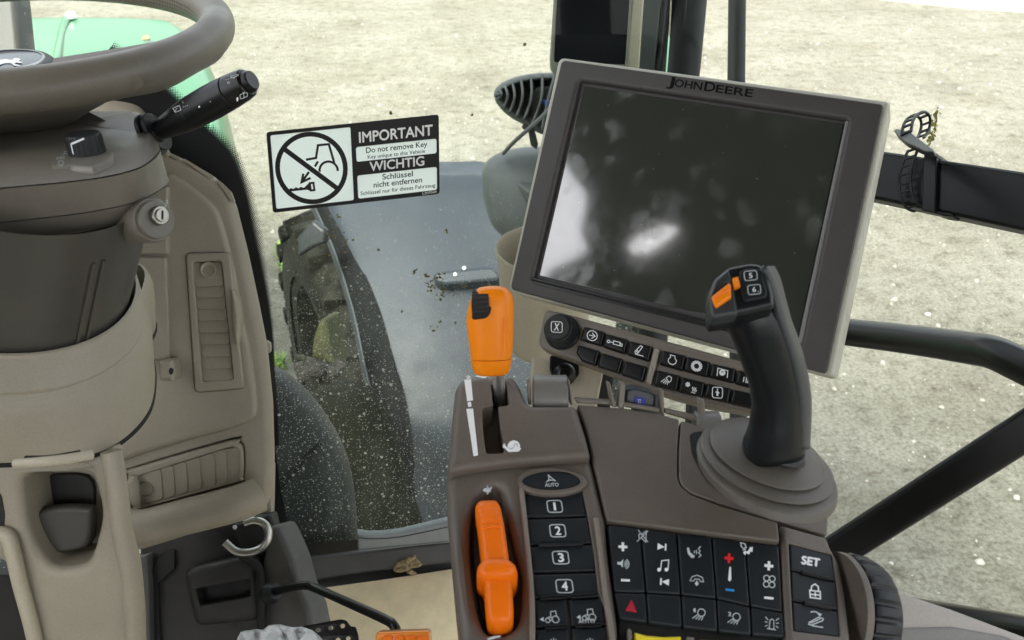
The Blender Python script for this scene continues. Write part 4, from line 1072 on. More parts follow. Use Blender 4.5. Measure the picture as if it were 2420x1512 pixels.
    st = MB().loft([S_(-.05, .0082), S_(.03, .0080), S_(.05, .0070), S_(.062, .0062), S_(.075, .0066), S_(.09, .0075), S_(.30, .0108), S_(.395, .0116), S_(.402, .0112)], True, True).build('wiper_stalk', M['black'], t, ang=35)
    MB().loft([S_(.405, .0112), S_(.41, .0120), S_(.60, .0125), S_(.785, .0119), S_(.79, .0115)]).build('stalk_grip', M['black'], st, ang=35)
    MB().loft([S_(.793, .0115), S_(.798, .0118), S_(.90, .0110), S_(.945, .0102), S_(.955, .0090)]).build('stalk_ring', M['black'], st, ang=35)
    MB().loft([S_(.95, .0078), S_(.985, .0076), S_(1.0, .0066)]).build('stalk_button', M['black'], st, ang=35)
    for u, r in ((-.02, .019), (.035, .0175)):
        x = (UY * .55 - RX * .0 + FW * .3); nn = (d * .8 + RX * .5 - UY * .1).normalized()
        c = P0 + (P1 - P0) * u
        MB().loft([ring(c + nn * z, nn, r * .62 * f, 36, r * f, (RX * .8 + UY * .5)) for z, f in ((-.0014, .96), (-.0008, 1), (.0008, 1), (.0014, .96))]).build('stalk_gasket', M['rubber'], t)
    def pat(px, py, u, r):
        c = P0 + (P1 - P0) * u; v = (CAM - c).normalized(); v = (v - d * v.dot(d)).normalized()
        return PL(c + v * (r + .0006), v)
    a1 = pat(430, 255, .30, .0112)
    icon(a1, 0, (418, 257), 10, 8, [('c', [(-1, -.2), (.6, -1), (1, .3), (-.3, 1)]), [(-.6, .9), (.1, -.3)], ], M['print'], st, rot=0, wd=1.2)
    icon(a1, 0, (438, 251), 6, 4, [[(-1, .5), (-.5, .2)], [(-.2, .1), (.3, -.2)], [(.6, -.4), (1, -.6)]], M['print'], st, wd=1.2)
    icon(a1, 0, (432, 241), 2, 3, [[(-.5, -1), (.3, 1)]], M['print'], st, wd=1.2)
    icon(a1, 0, (446, 266), 3, 4.4, [('o', 0, 0, 1)], M['print'], st, wd=1.3)
    a2 = pat(480, 252, .48, .0124)
    icon(a2, 0, (470.5, 252), 2.2, 2.2, [('d', 0, 0, 1)], M['white'], st)
    icon(a2, 0, (497, 240), 1.3, 1.3, [('d', 0, 0, 1)], M['print'], st)
    a3 = pat(560, 210, .86, .0116)
    icon(a3, 0, (554, 180), 9, 5, [('c', [(-1, -.1), (.9, -1), (1, -.3), (-.9, .9)]), [(-.4, .6), (.0, .9)]], M['print'], st, wd=1.2)
    icon(a3, 0, (537, 187), 4, 3, [[(-1, .5), (-.4, .2)], [(.2, 0), (1, -.4)]], M['print'], st, wd=1.1)
    icon(a3, 0, (540, 195), 2.2, 2.8, [('o', 0, 0, 1)], M['print'], st, wd=1.2)
    icon(a3, 0, (576, 226), 9, 8, [('c', rr([(-1, -.3), (.9, -1), (1, .2), (-.8, 1)], .3, 3)), [(-.3, -1.0), (0, -.6), (.2, -1.2)], [(0, -.4), (.1, .7)]], M['print'], st, wd=1.3)
    icon(a3, 0, (561, 234), 3.4, 5, [('f', [(0, -1), (1, .1), (.4, .1), (.4, 1), (-.4, 1), (-.4, .1), (-1, .1)])], M['white'], st)
column()

# ---------------------------------------------------------------- steering wheel
def steering_wheel():
    n = V((.049, -.013, .9987)).normalized()
    c = W(15.3, 68, .722); R_, r_ = .1636, .0150
    t = thing('steering_wheel', 'brown leather steering wheel with black hub cap at the top left', 'steering wheel', c - n * .09570)
    ex = (RX - n * RX.dot(n)).normalized(); ey = n.cross(ex)
    def P(a, rr_=R_, z=0): return c + (ex * math.cos(a) + ey * math.sin(a)) * rr_ + n * z
    mb = MB(); N_ = 120; loops = []
    for i in range(N_):
        a = 2 * math.pi * i / N_
        rad_ = (P(a) - c).normalized()
        w_ = math.exp(-((math.degrees(a) - 338) / 26) ** 2)       # finger bumps under the lower right arc
        loop = []
        for k in range(24):
            b = 2 * math.pi * k / 24
            q = r_ * (1.0 + .0)
            z = math.sin(b) * q * 1.05
            if z < 0: z *= 1 + .11310 * w_ * (1 + .8 * math.cos(math.radians(a * 57.3 * 13)))
            loop.append(P(a) + rad_ * (math.cos(b) * q) + n * z)
        loops.append(loop)
    loops.append(loops[0])
    rim = mb.loft(loops, False, False).build('rim', M['leather'], t, ang=80, wn=False)
    # perforated stitch dots on the inner face of the far right arc
    mb = MB()
    for i in range(40):
        a = rad(8 + i * 1.5); rd = (P(a) - c).normalized()
        for j, b in enumerate((205, 190, 175)):
            v = rd * math.cos(rad(b)) + n * math.sin(rad(b)); q = P(a + .00696 * (j % 2)) + v * (r_ + .00026)
            mb.poly(ring(q, v, .00078, 6))
    mb.build('stitch_holes', M['dark'], rim, wn=False)
    hc = W(20, 149, .727)
    cap = MB().loft([ring(hc + n * z, n, r, 48) for z, r in ((-.01044, .03480), (-.00348, .03524), (.0, .03436), (.00261, .03132), (.00278, .02828))]).build('hub_cap', mat('grained black', (.01914, .02001, .02175), .38, bump=.9, bscale=420), t)
    MB().loft([ring(hc + n * z, n, r, 48) for z, r in ((.00244, .02828), (.00365, .02767), (.00365, .02610))], False, False).build('emblem_ring', M['steel'], cap)
    MB().loft([ring(hc + n * .00313, n, .02627, 48), ring(hc + n * .00365, n, .01044, 48)], False, True).build('emblem_disc', mat('dark emblem', (.04350, .04785, .06525), .08700), cap, ang=60)
    ep = PL(hc + n * .00400, n)
    deer = [(-14, 148), (-6, 143), (10, 141), (24, 143), (30, 139), (40, 139), (44, 142), (40, 146), (50, 150), (42, 151), (34, 149), (30, 153), (44, 157), (30, 157), (22, 151), (8, 151), (-2, 154), (-14, 159), (-8, 152)]
    MB().poly([ep.pt(x + 4, y - 2, 0) for x, y in deer]).build('emblem_mark', M['white'], cap, wn=False)
    # hub barrel
    MB().loft([ring(hc - n * z, n, r, 48) for z, r in ((.00435, .03480), (.01740, .03741), (.04350, .03828), (.06786, .03741), (.07308, .03611))]).build('hub', M['leather'], t, ang=60)
    MB().loft([ring(hc - n * z, n, r, 48) for z, r in ((.07482, .04002), (.08526, .04263), (.09048, .04089))]).build('hub_ring', M['col'], t, ang=60)
    # spoke towards the driver: broad leather web
    def sec(s, wd, th_, z):
        sdir = (ex * math.cos(rad(-60)) + ey * math.sin(rad(-60))).normalized(); sx_ = n.cross(sdir)
        q = c + sdir * s + n * z
        return [q - sx_ * (wd * math.copysign(abs(math.cos(b)) ** .7, math.cos(b))) + n * (th_ * math.sin(b)) for b in [2 * math.pi * k / 28 for k in range(28)]]
    MB().loft([sec(.16530, .07395, .01175, -.00261), sec(.15225, .06090, .01479, -.00783), sec(.13050, .04872, .01914, -.01740), sec(.09570, .04002, .02349, -.03132), sec(.06090, .03567, .02610, -.04350), sec(.01740, .03306, .02610, -.05046)]).build('spoke', M['leather'], t, ang=80, wn=False)
    a_ = rad(-61.5)
    st = [P(a_) + (P(a_) - c).normalized() * (.01349 * math.cos(b)) + n * (.01392 * math.sin(b)) for b in [rad(x) for x in range(-120, 150, 10)]]
    MB().tube(st, .00052, 6).build('seam', M['charcoal'], rim)
    # far spoke
    a0 = rad(9)
    A, B = P(a0, R_ - .00348, -.00522), c + ex * .031 - n * .031
    m = (A + B) / 2 - n * .00174
    s_ = (B - A).cross(n).normalized()
    def bar(q, w_, h_, up): return [q + s_ * (w_ * math.cos(b)) + up * (h_ * math.sin(b)) for b in [2 * math.pi * k / 20 for k in range(20)]]
    MB().loft([bar(A + (B - A) * u, w_, h_, n) for u, w_, h_ in ((.30, .01044, .00435), (.6, .01218, .00522), (1, .01914, .00696))]).build('spoke', M['brown'], t, ang=70)
    MB().loft([bar(A + (B - A) * u, w_, h_, n) for u, w_, h_ in ((-.03480, .02088, .01131), (.06960, .01653, .00914), (.2, .01262, .00652), (.30, .01175, .00565))]).build('spoke_boot', M['leather'], t, ang=70)
    # post rising behind the wheel at the top left
steering_wheel()
def corner_post():
    p = PL(W(10, 60, 1.02), -FW + UY * .2)
    t = thing('instrument_post', 'grey post behind the steering wheel in the top left corner', 'post', p.pt(-20, 160))
    MB().prism(p, [(-160, -300), (0, -300), (30, -20), (40, 80), (46, 170), (-160, 170)], 0, .04, .006).build('front_cover', mat('post plastic', (.085, .083, .075), .45, bump=.4), t)
    MB().prism(p, [(-4, -300), (6, -300), (36, -20), (45, 80), (51, 170), (40, 170), (33, 80), (24, -20)], -.004, .03, .004).build('side_edge', M['greyp'], t)
corner_post()
# ---------------------------------------------------------------- monitor
def para(q, d0):
    v = [ray(*p) for p in q]
    A = Matrix((v[1], -v[2], v[3])).transposed()
    d = A.inverted() @ v[0]
    return [CAM + v[0] * d0, CAM + v[1] * d[0] * d0, CAM + v[2] * d[1] * d0, CAM + v[3] * d[2] * d0]
MQ = para([(1320, 133), (2106, 238), (1972, 893), (1198, 688)], .82)
MN = (MQ[1] - MQ[0]).cross(MQ[3] - MQ[0]).normalized()
if MN.dot(CAM - MQ[0]) < 0: MN = -MN
MP = PL(MQ[0], MN, (MQ[1] - MQ[0]).normalized())
def screen_mat():
    m = bpy.data.materials.new('smudged display glass'); m.use_nodes = True
    t = m.node_tree; b = t.nodes['Principled BSDF']; N = t.nodes.new; K = t.links.new
    b.inputs['Base Color'].default_value = (.010, .012, .010, 1)
    b.inputs['Specular IOR Level'].default_value = 1.0; b.inputs['Coat Weight'].default_value = 1; b.inputs['Coat IOR'].default_value = 1.7; b.inputs['Coat Roughness'].default_value = .06
    tc = N('ShaderNodeTexCoord')
    vo = N('ShaderNodeTexVoronoi'); vo.feature = 'SMOOTH_F1'; vo.inputs['Scale'].default_value = 42; vo.inputs['Smoothness'].default_value = .35
    n1 = N('ShaderNodeTexNoise'); n1.inputs['Scale'].default_value = 16; n1.inputs['Detail'].default_value = 5
    n2 = N('ShaderNodeTexNoise'); n2.inputs['Scale'].default_value = 110; n2.inputs['Detail'].default_value = 4
    for n in (n1, n2): K(tc.outputs['Object'], n.inputs['Vector'])
    nd = N('ShaderNodeTexNoise'); nd.inputs['Scale'].default_value = 45; nd.inputs['Detail'].default_value = 4; K(tc.outputs['Object'], nd.inputs['Vector'])
    vm = N('ShaderNodeVectorMath'); vm.operation = 'MULTIPLY_ADD'; vm.inputs[1].default_value = (.035, .035, .035)
    K(nd.outputs['Color'], vm.inputs[0]); K(tc.outputs['Object'], vm.inputs[2]); K(vm.outputs[0], vo.inputs['Vector'])
    a = N('ShaderNodeMapRange'); a.inputs[1].default_value = .48; a.inputs[2].default_value = .20; K(vo.outputs['Distance'], a.inputs[0])
    c = N('ShaderNodeMapRange'); c.inputs[1].default_value = .43; c.inputs[2].default_value = .72; K(n1.outputs['Fac'], c.inputs[0])
    mu = N('ShaderNodeMath'); mu.operation = 'MULTIPLY'; K(a.outputs[0], mu.inputs[0]); K(c.outputs[0], mu.inputs[1])
    m2 = N('ShaderNodeMath'); m2.operation = 'MULTIPLY_ADD'; m2.inputs[1].default_value = .35; K(n2.outputs['Fac'], m2.inputs[0]); K(mu.outputs[0], m2.inputs[2])
    rg = N('ShaderNodeMapRange'); rg.inputs[1].default_value = .1; rg.inputs[2].default_value = 1.0; rg.inputs[3].default_value = .075; rg.inputs[4].default_value = .34
    K(m2.outputs[0], rg.inputs[0]); K(rg.outputs[0], b.inputs['Roughness'])
    mx = N('ShaderNodeMix'); mx.data_type = 'RGBA'; mx.inputs[6].default_value = (.021, .025, .021, 1); mx.inputs[7].default_value = (.075, .082, .074, 1)
    K(mu.outputs[0], mx.inputs[0])
    vd = N('ShaderNodeTexVoronoi'); vd.inputs['Scale'].default_value = 260; K(tc.outputs['Object'], vd.inputs['Vector'])
    wn = N('ShaderNodeTexWhiteNoise'); K(vd.outputs['Color'], wn.inputs['Vector'])
    pw = N('ShaderNodeMath'); pw.operation = 'POWER'; pw.inputs[1].default_value = 14; K(wn.outputs['Value'], pw.inputs[0])
    pm = N('ShaderNodeMath'); pm.operation = 'MULTIPLY'; pm.inputs[1].default_value = .11; K(pw.outputs[0], pm.inputs[0])
    lt = N('ShaderNodeMath'); lt.operation = 'LESS_THAN'; K(vd.outputs['Distance'], lt.inputs[0]); K(pm.outputs[0], lt.inputs[1])
    mz = N('ShaderNodeMix'); mz.data_type = 'RGBA'; mz.inputs[7].default_value = (.35, .35, .33, 1)
    K(lt.outputs[0], mz.inputs[0]); K(mx.outputs[2], mz.inputs[6]); K(mz.outputs[2], b.inputs['Base Color'])
    return m
def monitor():
    t = thing('display_monitor', 'large grey framed touch monitor with a smudged dark screen', 'monitor', MP.pt(1580, 900))
    MB().prism(MP, rr([(1320, 133), (2106, 238), (1972, 893), (1198, 688)], 16), -.002, .032, .004, [(rr([(1350, 170), (2040, 266), (1920, 850), (1235, 672)], 8), .012, 0, True)], k=4).build('housing', mat('pale monitor casing', (.40, .39, .32), .45, bump=.25, bscale=1400), t)
    sc = [(1379, 203), (1993, 293), (1886, 795), (1275, 651)]
    hole = rr([(1369, 190), (2004, 283), (1891, 816), (1259, 660)], 8)
    MB().prism(MP, rr([(1327, 141), (2089, 246), (1953, 884), (1205, 683)], 12), .0012, .010, .0015, [(hole, .006, .004, True)], k=4).build('bezel', M['bezel'], t)
    MB().prism(MP, rr(sc, 3), -.0032, .002, .0004).build('screen', screen_mat(), t)
    MB().prism(MP, rr([(1998, 284), (2008, 285), (1897, 814), (1884, 812)], 3), -.0005, .003, .0012).build('bezel_chamfer', mat('lit bezel edge', (.16, .155, .145), .42, bump=.4), t)
    MB().prism(MP, [(1254, 662), (1890, 822), (1888, 826), (1256, 670)], .0016, .001, .0003).build('card_slot', M['blackg'], t)
    MB().prism(MP, [(1258, 655), (1891, 810), (1890, 815), (1258, 660)], .0016, .001, .0003).build('card_slot', M['blackg'], t)
    h = .00135; lm = mat('recessed lettering', (.004, .004, .004), .7, spec=.1)
    base = lambda x: 201.5 + (x - 1575.5) * .1385
    top = lambda x, c: (x + c * .21, base(x) - c)
    for s, x0, x1, c in (('J', 1576, 1591, 21), ('OHN', 1593, 1657, 17.5), ('D', 1663.5, 1688, 21), ('EERE', 1691, 1777, 17.5)):
        text(MP, h, s, (x0, base(x0)), (x1, base(x1)), top(x0, c), lm, t, .018)
    MB().prism(MP, rr([(1880, 822), (1900, 826), (1897, 838), (1878, 834)], 3), .0014, .002, .0006).build('sensor', M['charcoal'], t)
monitor()

def corner_display():
    p = PL(W(1400, 80, .98), -FW + UY * .1 - RX * .05)
    t = thing('corner_display', 'tall switched off black display in a beige frame above the monitor', 'display', p.pt(1400, 170))
    out = [(1312, -300), (1500, -300), (1494, 0), (1484, 150), (1478, 172), (1322, 172), (1298, 150), (1304, 60), (1308, 0)]
    MB().prism(p, rr(out, 16), 0, .02, .003, [(rr([(1322, -290), (1492, -290), (1490, 0), (1481, 152), (1309, 146), (1316, 0)], 6), .004, .0008, True)]).build('frame', mat('display frame', (.20, .19, .16), .5, bump=.4), t)
    MB().prism(p, rr([(1322, -290), (1491, -290), (1489, 0), (1480, 152), (1309, 146), (1316, 0)], 6), -.0025, .001, .0002).build('screen', M['screen_off'], t)
    MB().prism(p, [(1504, -300), (1528, -300), (1521, 0), (1510, 172), (1478, 172), (1494, 0)], -.004, .02, .002).build('side_trim', M['tan_pale'], t)
corner_display()

# ---------------------------------------------------------------- keypad under the monitor
KQ = PL(MP.pt(1500, 800, .004), (MN + V((0, 0, .25))).normalized(), MP.ex)
def keypad():
    t = thing('control_keypad', 'slanted brown keypad of black symbol keys below the monitor', 'keypad', KQ.pt(1560, 980))
    out = [(1290, 731), (1330, 738), (1747, 851), (1850, 874), (1838, 992), (1774, 977), (1667, 960), (1590, 940), (1514, 914), (1400, 868), (1300, 832), (1279, 824), (1271, 806), (1284, 740)]
    MB().prism(KQ, rr(out, 8), 0, .014, .003, k=4).build('faceplate', M['brown_lt'], t)
    for g in ([(1360, 757), (1545, 806), (1520, 905), (1400, 866), (1330, 838), (1336, 832), (1366, 840)], [(1564, 818), (1850, 884), (1836, 986), (1668, 950), (1540, 912)]):
        mb = MB(); strip(mb, KQ, .00015, rr(g, 4), 1.0, True); mb.build('panel_line', M['brown'], t, wn=False)
    MB().prism(KQ, rr([(1545, 820), (1559, 824), (1538, 908), (1524, 904)], 6), .004, .006, .0022).build('divider', mat('satin divider', (.30, .27, .22), .3), t)
    keys = [[(1380, 770), (1429, 783), (1420, 817), (1369, 802)], [(1432, 787), (1484, 801), (1475, 836), (1424, 819)], [(1488, 804), (1541, 817), (1532, 853), (1480, 837)],
            [(1366, 813), (1416, 828), (1406, 864), (1373, 852), (1360, 833)], [(1420, 832), (1471, 847), (1462, 882), (1410, 866)], [(1476, 851), (1527, 865), (1518, 901), (1466, 885)],
            [(1565, 826), (1620, 839), (1613, 875), (1557, 860)], [(1622, 841), (1678, 854), (1671, 890), (1614, 875)], [(1682, 858), (1739, 870), (1733, 904), (1674, 890)], [(1744, 873), (1799, 885), (1793, 920), (1736, 906)],
            [(1552, 873), (1606, 886), (1599, 923), (1543, 910)], [(1610, 889), (1666, 903), (1659, 938), (1601, 925)], [(1671, 904), (1728, 917), (1721, 951), (1662, 938)], [(1732, 919), (1788, 931), (1782, 966), (1723, 952)]]
    h = .0042
    sym = {0: [('o', 0, 0, .95), [(-.55, -.05), (.5, .08)], [(.0, -.55), (.55, .08), (-.12, .55)]],
           1: [('o', -1.25, -.25, .24), [(-.95, -.2), (-.3, -.05)], ('c', [(-.3, -.45), (.95, -.2), (.9, .45), (-.35, .2)]), [(.9, .0), (1.35, .1), (1.3, .5), (.9, .4)]],
           2: [('o', -.45, .35, .32), ('c', [(-.65, .15), (.25, -.95), (.65, -.75), (-.15, .5)]), [(-.75, .75), (.85, 1.1)]],
           6: [('c', [(-.35, -.45), (-.35, -.95), (.5, -.75), (.5, -.35), (.8, .15), (.65, .65), (.1, .98), (-.5, .75), (-.78, .3), (-.68, -.15)])],
           7: [('c', gear(.74, 1.0, 14)), ('o', 0, 0, .58)],
           8: [[(-1.0, .7), (-.85, -.85), (1.05, -.45), (.95, .95)], ('c', gear(.33, .52, 8)), ('o', 0, .1, .14)],
           9: [[(-.9, .6), (-.75, -.4)], [(-.4, .75), (-.3, -.4), (-.05, -.35), (-.1, .8)], ('d', .5, .75, .14)],
           10: [('c', [(-.05, -.45), (.45, -.85), (.95, -.55), (.85, .1), (.5, .45)]), [(-.25, -.25), (-1.05, .45)], [(-.05, -.05), (-.65, .65)], [(.1, .1), (-.25, .8)], [(.28, .25), (.15, .9)]],
           11: [[(-.75, -.9), (-.65, .1)], [(-1.15, -.55), (-.25, -.25)], [(-1.1, -.1), (-.35, -.75)], ('o', -.7, -.4, .34), [(.3, .0), (.15, .3), (.35, .6), (.2, .9)], [(.6, .05), (.45, .35), (.65, .65), (.5, .95)], [(.9, .1), (.75, .4), (.95, .7), (.8, 1.0)], [(-.05, 1.05), (.75, 1.25)]],
           12: [('c', [(x * .95, y * 1.05) for x, y in RBOX]), ('d', 0, -.62, .15), ('f', [(0, -.42), (.5, .15), (.2, .1), (.2, .68), (-.2, .62), (-.2, .02), (-.5, -.02)])]}
    for i, q in enumerate(keys):
        k = MB().prism(KQ, rr(q, 5), h, .006, .0026, k=4).build('key', M['blackg'] if i in (3, 4, 5) else M['black'], t)
        if i in sym:
            cx, cy = sum(p[0] for p in q) / len(q), sum(p[1] for p in q) / len(q)
            icon(KQ, h + .0002, (cx, cy), 12.5, 12, sym[i], M['white'], k, rot=4, shear=.05, wd=2.0)
    # rotary knob
    n = KQ.n; c0 = KQ.pt(1330, 786); r0 = 43 / F * .73
    def kn(z, r, amp, N=120):
        return [KQ.o + (c0 - KQ.o) + KQ.n * z + (KQ.ex * math.cos(a) + KQ.ey * math.sin(a)) * (r * (1 + amp * math.cos(a * 30))) for a in [2 * math.pi * i / N for i in range(N)]]
    kb = MB().loft([kn(0, r0 * 1.05, 0), kn(.002, r0 * 1.05, 0), kn(.0025, r0, .0), kn(.004, r0 * .97, .018), kn(.013, r0 * .88, .018), kn(.015, r0 * .84, 0), kn(.0155, r0 * .78, 0)]).build('rotary_knob', M['rubber'], t, ang=50)
    cp = PL(c0 + n * .0165, n, KQ.ex)
    ccx, ccy = 1306, 781
    MB().loft([kn(.0150, r0 * .74, 0, 48), kn(.0170, r0 * .74, 0, 48), kn(.0176, r0 * .70, 0, 48)]).build('knob_cap', M['charcoal'], kb)
    cp = PL(c0 + n * .0177, n, KQ.ex)
    # find the pixel where the cap's middle is seen
    q = cp.o - CAM; zc = q.dot(FW); ccx = CX + F * q.dot(RX) / zc; ccy = CY - F * q.dot(UY) / zc
    icon(cp, .0002, (ccx, ccy), 13, 12.5, [('c', RBOX)], M['white'], kb, rot=3, shear=.05, wd=1.7)
    text(cp, .0002, 'X', (ccx - 6.5, ccy + 7.5), (ccx + 4.5, ccy + 8.5), (ccx - 4.5, ccy - 9), M['white'], kb, .03)
keypad()

# ---------------------------------------------------------------- cup holder, bracket, clips
def cup_holder():
    d = .90; c = W(1293, 588, d); k = d / F
    t = thing('cup_holder', 'tapered beige cup holder tucked behind the left edge of the monitor', 'cup holder', c - Z * .115)
    def lp(z, r, n=64): return [c + Z * z + V((math.cos(a), math.sin(a), 0)) * r for a in [2 * math.pi * i / n for i in range(n)]]
    R_ = 124 * k
    MB().loft([lp(-.118, R_ * .3), lp(-.117, R_ * .70), lp(-.110, R_ * .80), lp(-.06, R_ * .89), lp(-.006, R_ * .955), lp(-.002, R_ * 1.0), lp(.001, R_), lp(.0025, R_ * .98), lp(.0015, R_ * .955), lp(-.004, R_ * .93), lp(-.06, R_ * .86), lp(-.108, R_ * .77), lp(-.112, R_ * .3)]).build('cup', M['tan_pale'], t, ang=60)
cup_holder()
def bracket():
    p = PL(W(1340, 900, .80), (-FW + UY * .1))
    t = thing('monitor_bracket', 'beige mounting bracket with black screw plate beneath the cup holder', 'bracket', p.pt(1330, 960))
    MB().prism(p, [(1258, 845), (1430, 860), (1404, 1000), (1248, 1000)], 0, .03, .003).build('arm', M['tan_pale'], t)
    MB().prism(p, rr([(1300, 838), (1368, 858), (1370, 885), (1352, 904), (1310, 898), (1299, 875)], 8), .004, .006, .001).build('screw_plate', M['black'], t)
    c = p.pt(1334, 884, .004)
    MB().loft([ring(c + p.n * z, p.n, r, 24) for z, r in ((0, .0105), (.003, .0103), (.006, .0080), (.0075, .0045), (.005, .0042))]).build('screw', M['blackg'], t)
    MB().prism(PL(W(1430, 920, .84), -FW), [(1415, 880), (1452, 890), (1436, 1010), (1396, 1010)], 0, .02, .002).build('side_web', M['charcoal'], t)
    MB().prism(PL(W(1700, 985, .84), -FW), [(1632, 930), (1660, 940), (1655, 1010), (1628, 1010)], 0, .02, .002).build('side_web', M['charcoal'], t)
bracket()

# ---------------------------------------------------------------- armrest console
th_ = rad(12); yw = rad(4)
def nrm(tilt, roll, yaw=yw):
    n = V((math.sin(rad(roll)), -math.sin(rad(tilt)), math.cos(rad(tilt)) * math.cos(rad(roll))))
    return n.normalized()
PB = PL(W(1350, 1200, .53), nrm(12, 0))
PC = PL(PB.pt(1405, 1100), nrm(12, 5))
PD = PL(PC.pt(1620, 1100), nrm(12, 12))
PE = PL(PB.pt(1437, 1300), nrm(12, 6))
PF = PL(PE.pt(1845, 1380), nrm(12, 15))
def console():
    t = thing('armrest_console', 'brown right hand armrest console with black push buttons', 'console', PB.pt(1400, 1300) - Z * .10)
    base = [(1079, 902), (1092, 888), (1150, 884), (1212, 884), (1226, 900), (1249, 952), (1363, 954), (1475, 962), (1560, 978), (1620, 1000), (1650, 1060), (1680, 1200), (1700, 1500), (1700, 1800), (1092, 1800), (1086, 1512), (1066, 1330), (1055, 1200), (1054, 1120), (1064, 1040)]
    MB().prism(PB, rr(base, 12), -.020, .07, .010, k=5).build('base', M['brown'], t, ang=60)
    # lever block with its gated slot
    blk = [(1075, 912), (1090, 890), (1140, 884), (1212, 884), (1226, 902), (1249, 953), (1362, 953), (1384, 1022), (1397, 1074), (1300, 1082), (1180, 1092), (1085, 1106), (1060, 1112), (1056, 1100), (1064, 1020)]
    slot = [(1160, 908), (1196, 904), (1203, 952), (1199, 958), (1177, 960), (1183, 1010), (1193, 1062), (1188, 1070), (1153, 1072), (1148, 1066), (1142, 1020), (1139, 968), (1143, 961), (1165, 958)]
    bk = MB().prism(PB, rr(blk, 11), .008, .02, .006, [(rr(slot, 4), .03, .0008)], k=5).build('lever_block', M['brown'], t, ang=60)
    MB().prism(PB, rr(slot, 4), -.016, .003, 0).build('slot_floor', M['dark'], bk)
    mb = MB()
    for q in ([(1097, 897), (1113, 896), (1118, 946), (1104, 948)], [(1102, 966), (1118, 965), (1130, 1076), (1119, 1078)]): mb.poly([PB.pt(x, y, .0083) for x, y in q])
    mb.build('range_wedge', M['white'], bk, wn=False)
    text(PB, .0083, '1', (1108, 961), (1112.5, 960.5), (1107, 950.5), M['white'], bk, .04)
    text(PB, .0083, '2', (1102, 894.5), (1112, 894), (1101, 888.5), M['white'], bk, .04)
    mb = MB()
    sn = [(1186, 1048), (1189, 1051), (1192, 1047), (1194, 1052), (1199, 1058), (1200, 1050), (1205, 1043), (1214, 1040), (1224, 1043), (1229, 1051), (1229, 1058), (1232, 1060), (1225, 1067), (1202, 1068), (1195, 1061), (1187, 1056), (1190, 1053)]
    mb.poly([PB.pt(x, y, .0083) for x, y in sn]); mb.build('snail_symbol', M['white'], bk, wn=False)
    mb = MB(); strip(mb, PB, .00838, [(1202, 1058), (1209, 1061), (1214, 1057), (1216, 1049), (1222, 1049), (1223, 1056)], 1.1); mb.build('snail_symbol', M['brown'], bk, wn=False)
    hr = [(1122, 889), (1130, 886), (1140, 887), (1146, 885), (1158, 886), (1156, 889), (1148, 891), (1150, 893), (1140, 893), (1132, 891)]
    MB().poly([PB.pt(x, y, .0083) for x, y in hr]).build('hare_symbol', M['white'], bk, wn=False)
    # button column panel with throttle trench
    pan = [(1062, 1120), (1086, 1110), (1180, 1097), (1300, 1087), (1396, 1080), (1404, 1110), (1420, 1180), (1432, 1228), (1436, 1290), (1445, 1360), (1455, 1430), (1463, 1512), (1475, 1800), (1098, 1800), (1088, 1512), (1070, 1340), (1057, 1230), (1055, 1150)]
    tr = [(1140, 1158), (1160, 1146), (1178, 1150), (1192, 1180), (1214, 1280), (1232, 1350), (1232, 1420), (1222, 1470), (1190, 1494), (1150, 1490), (1130, 1450), (1116, 1380), (1108, 1300), (1110, 1220), (1120, 1180)]
    cl = [(1232, 1163), (1376, 1158), (1390, 1226), (1404, 1310), (1414, 1400), (1428, 1433), (1437, 1512), (1445, 1700), (1268, 1700), (1265, 1512), (1261, 1427), (1249, 1288), (1241, 1220)]
    MB().prism(PB, rr(pan, 9), .0005, .02, .006, [(sm(tr, 4), .016, .0065, True), (rr(cl, 4), .004, .0008, True)], k=5).build('button_panel', M['brown'], t, ang=60)
    wl = mat('soft brown trim', (.20, .168, .135), .40, bump=.3, bscale=1300)
    mb = MB(); strip(mb, PB, .0, [(0, 0), (1, 1)], 1); 
    MB().tube(cr([PB.pt(x, y, .0012) for x, y in [(1232, 1150), (1240, 1230), (1250, 1330), (1257, 1420), (1258, 1520)]], 6), [.0008] + [.0016] * 23 + [.001], 10).build('trim_ridge', wl, t)
    MB().tube(cr([PB.pt(x, y, .0012) for x, y in [(1408, 1226), (1418, 1300), (1430, 1400), (1448, 1512), (1465, 1640)]], 6), .0016, 10).build('trim_ridge', wl, t)
    # AUTO oval
    MB().prism(PB, ell(1306, 1136, 83, 31, -1, 44), .0035, .006, .0028, [(ell(1299, 1134, 72, 25.5, 1.5, 44), .003, .0008, True)], k=4).build('oval_surround', M['brown'], t)
    ov = MB().prism(PB, ell(1299, 1134, 71, 24.5, 1.5, 44), .0030, .004, .0010).build('auto_button', M['key'], t)
    icon(PB, .0033, (1301, 1131), 11, 8.5, [('c', [(-.45, -.95), (1.0, .55), (-.05, .35), (-.95, .95), (-.3, .25)])], M['print'], ov, wd=2.2)
    text(PB, .0033, 'AUTO', (1288, 1150), (1320, 1149), (1288, 1142), M['print'], ov, .02)
    KQ4 = [[(1234, 1165), (1376, 1160), (1387, 1217), (1243, 1221)], [(1244, 1225), (1389, 1221), (1401, 1281), (1249, 1286)],
           [(1251, 1291), (1402, 1286), (1411, 1347), (1256, 1351)], [(1258, 1356), (1412, 1352), (1420, 1408), (1262, 1412)]]
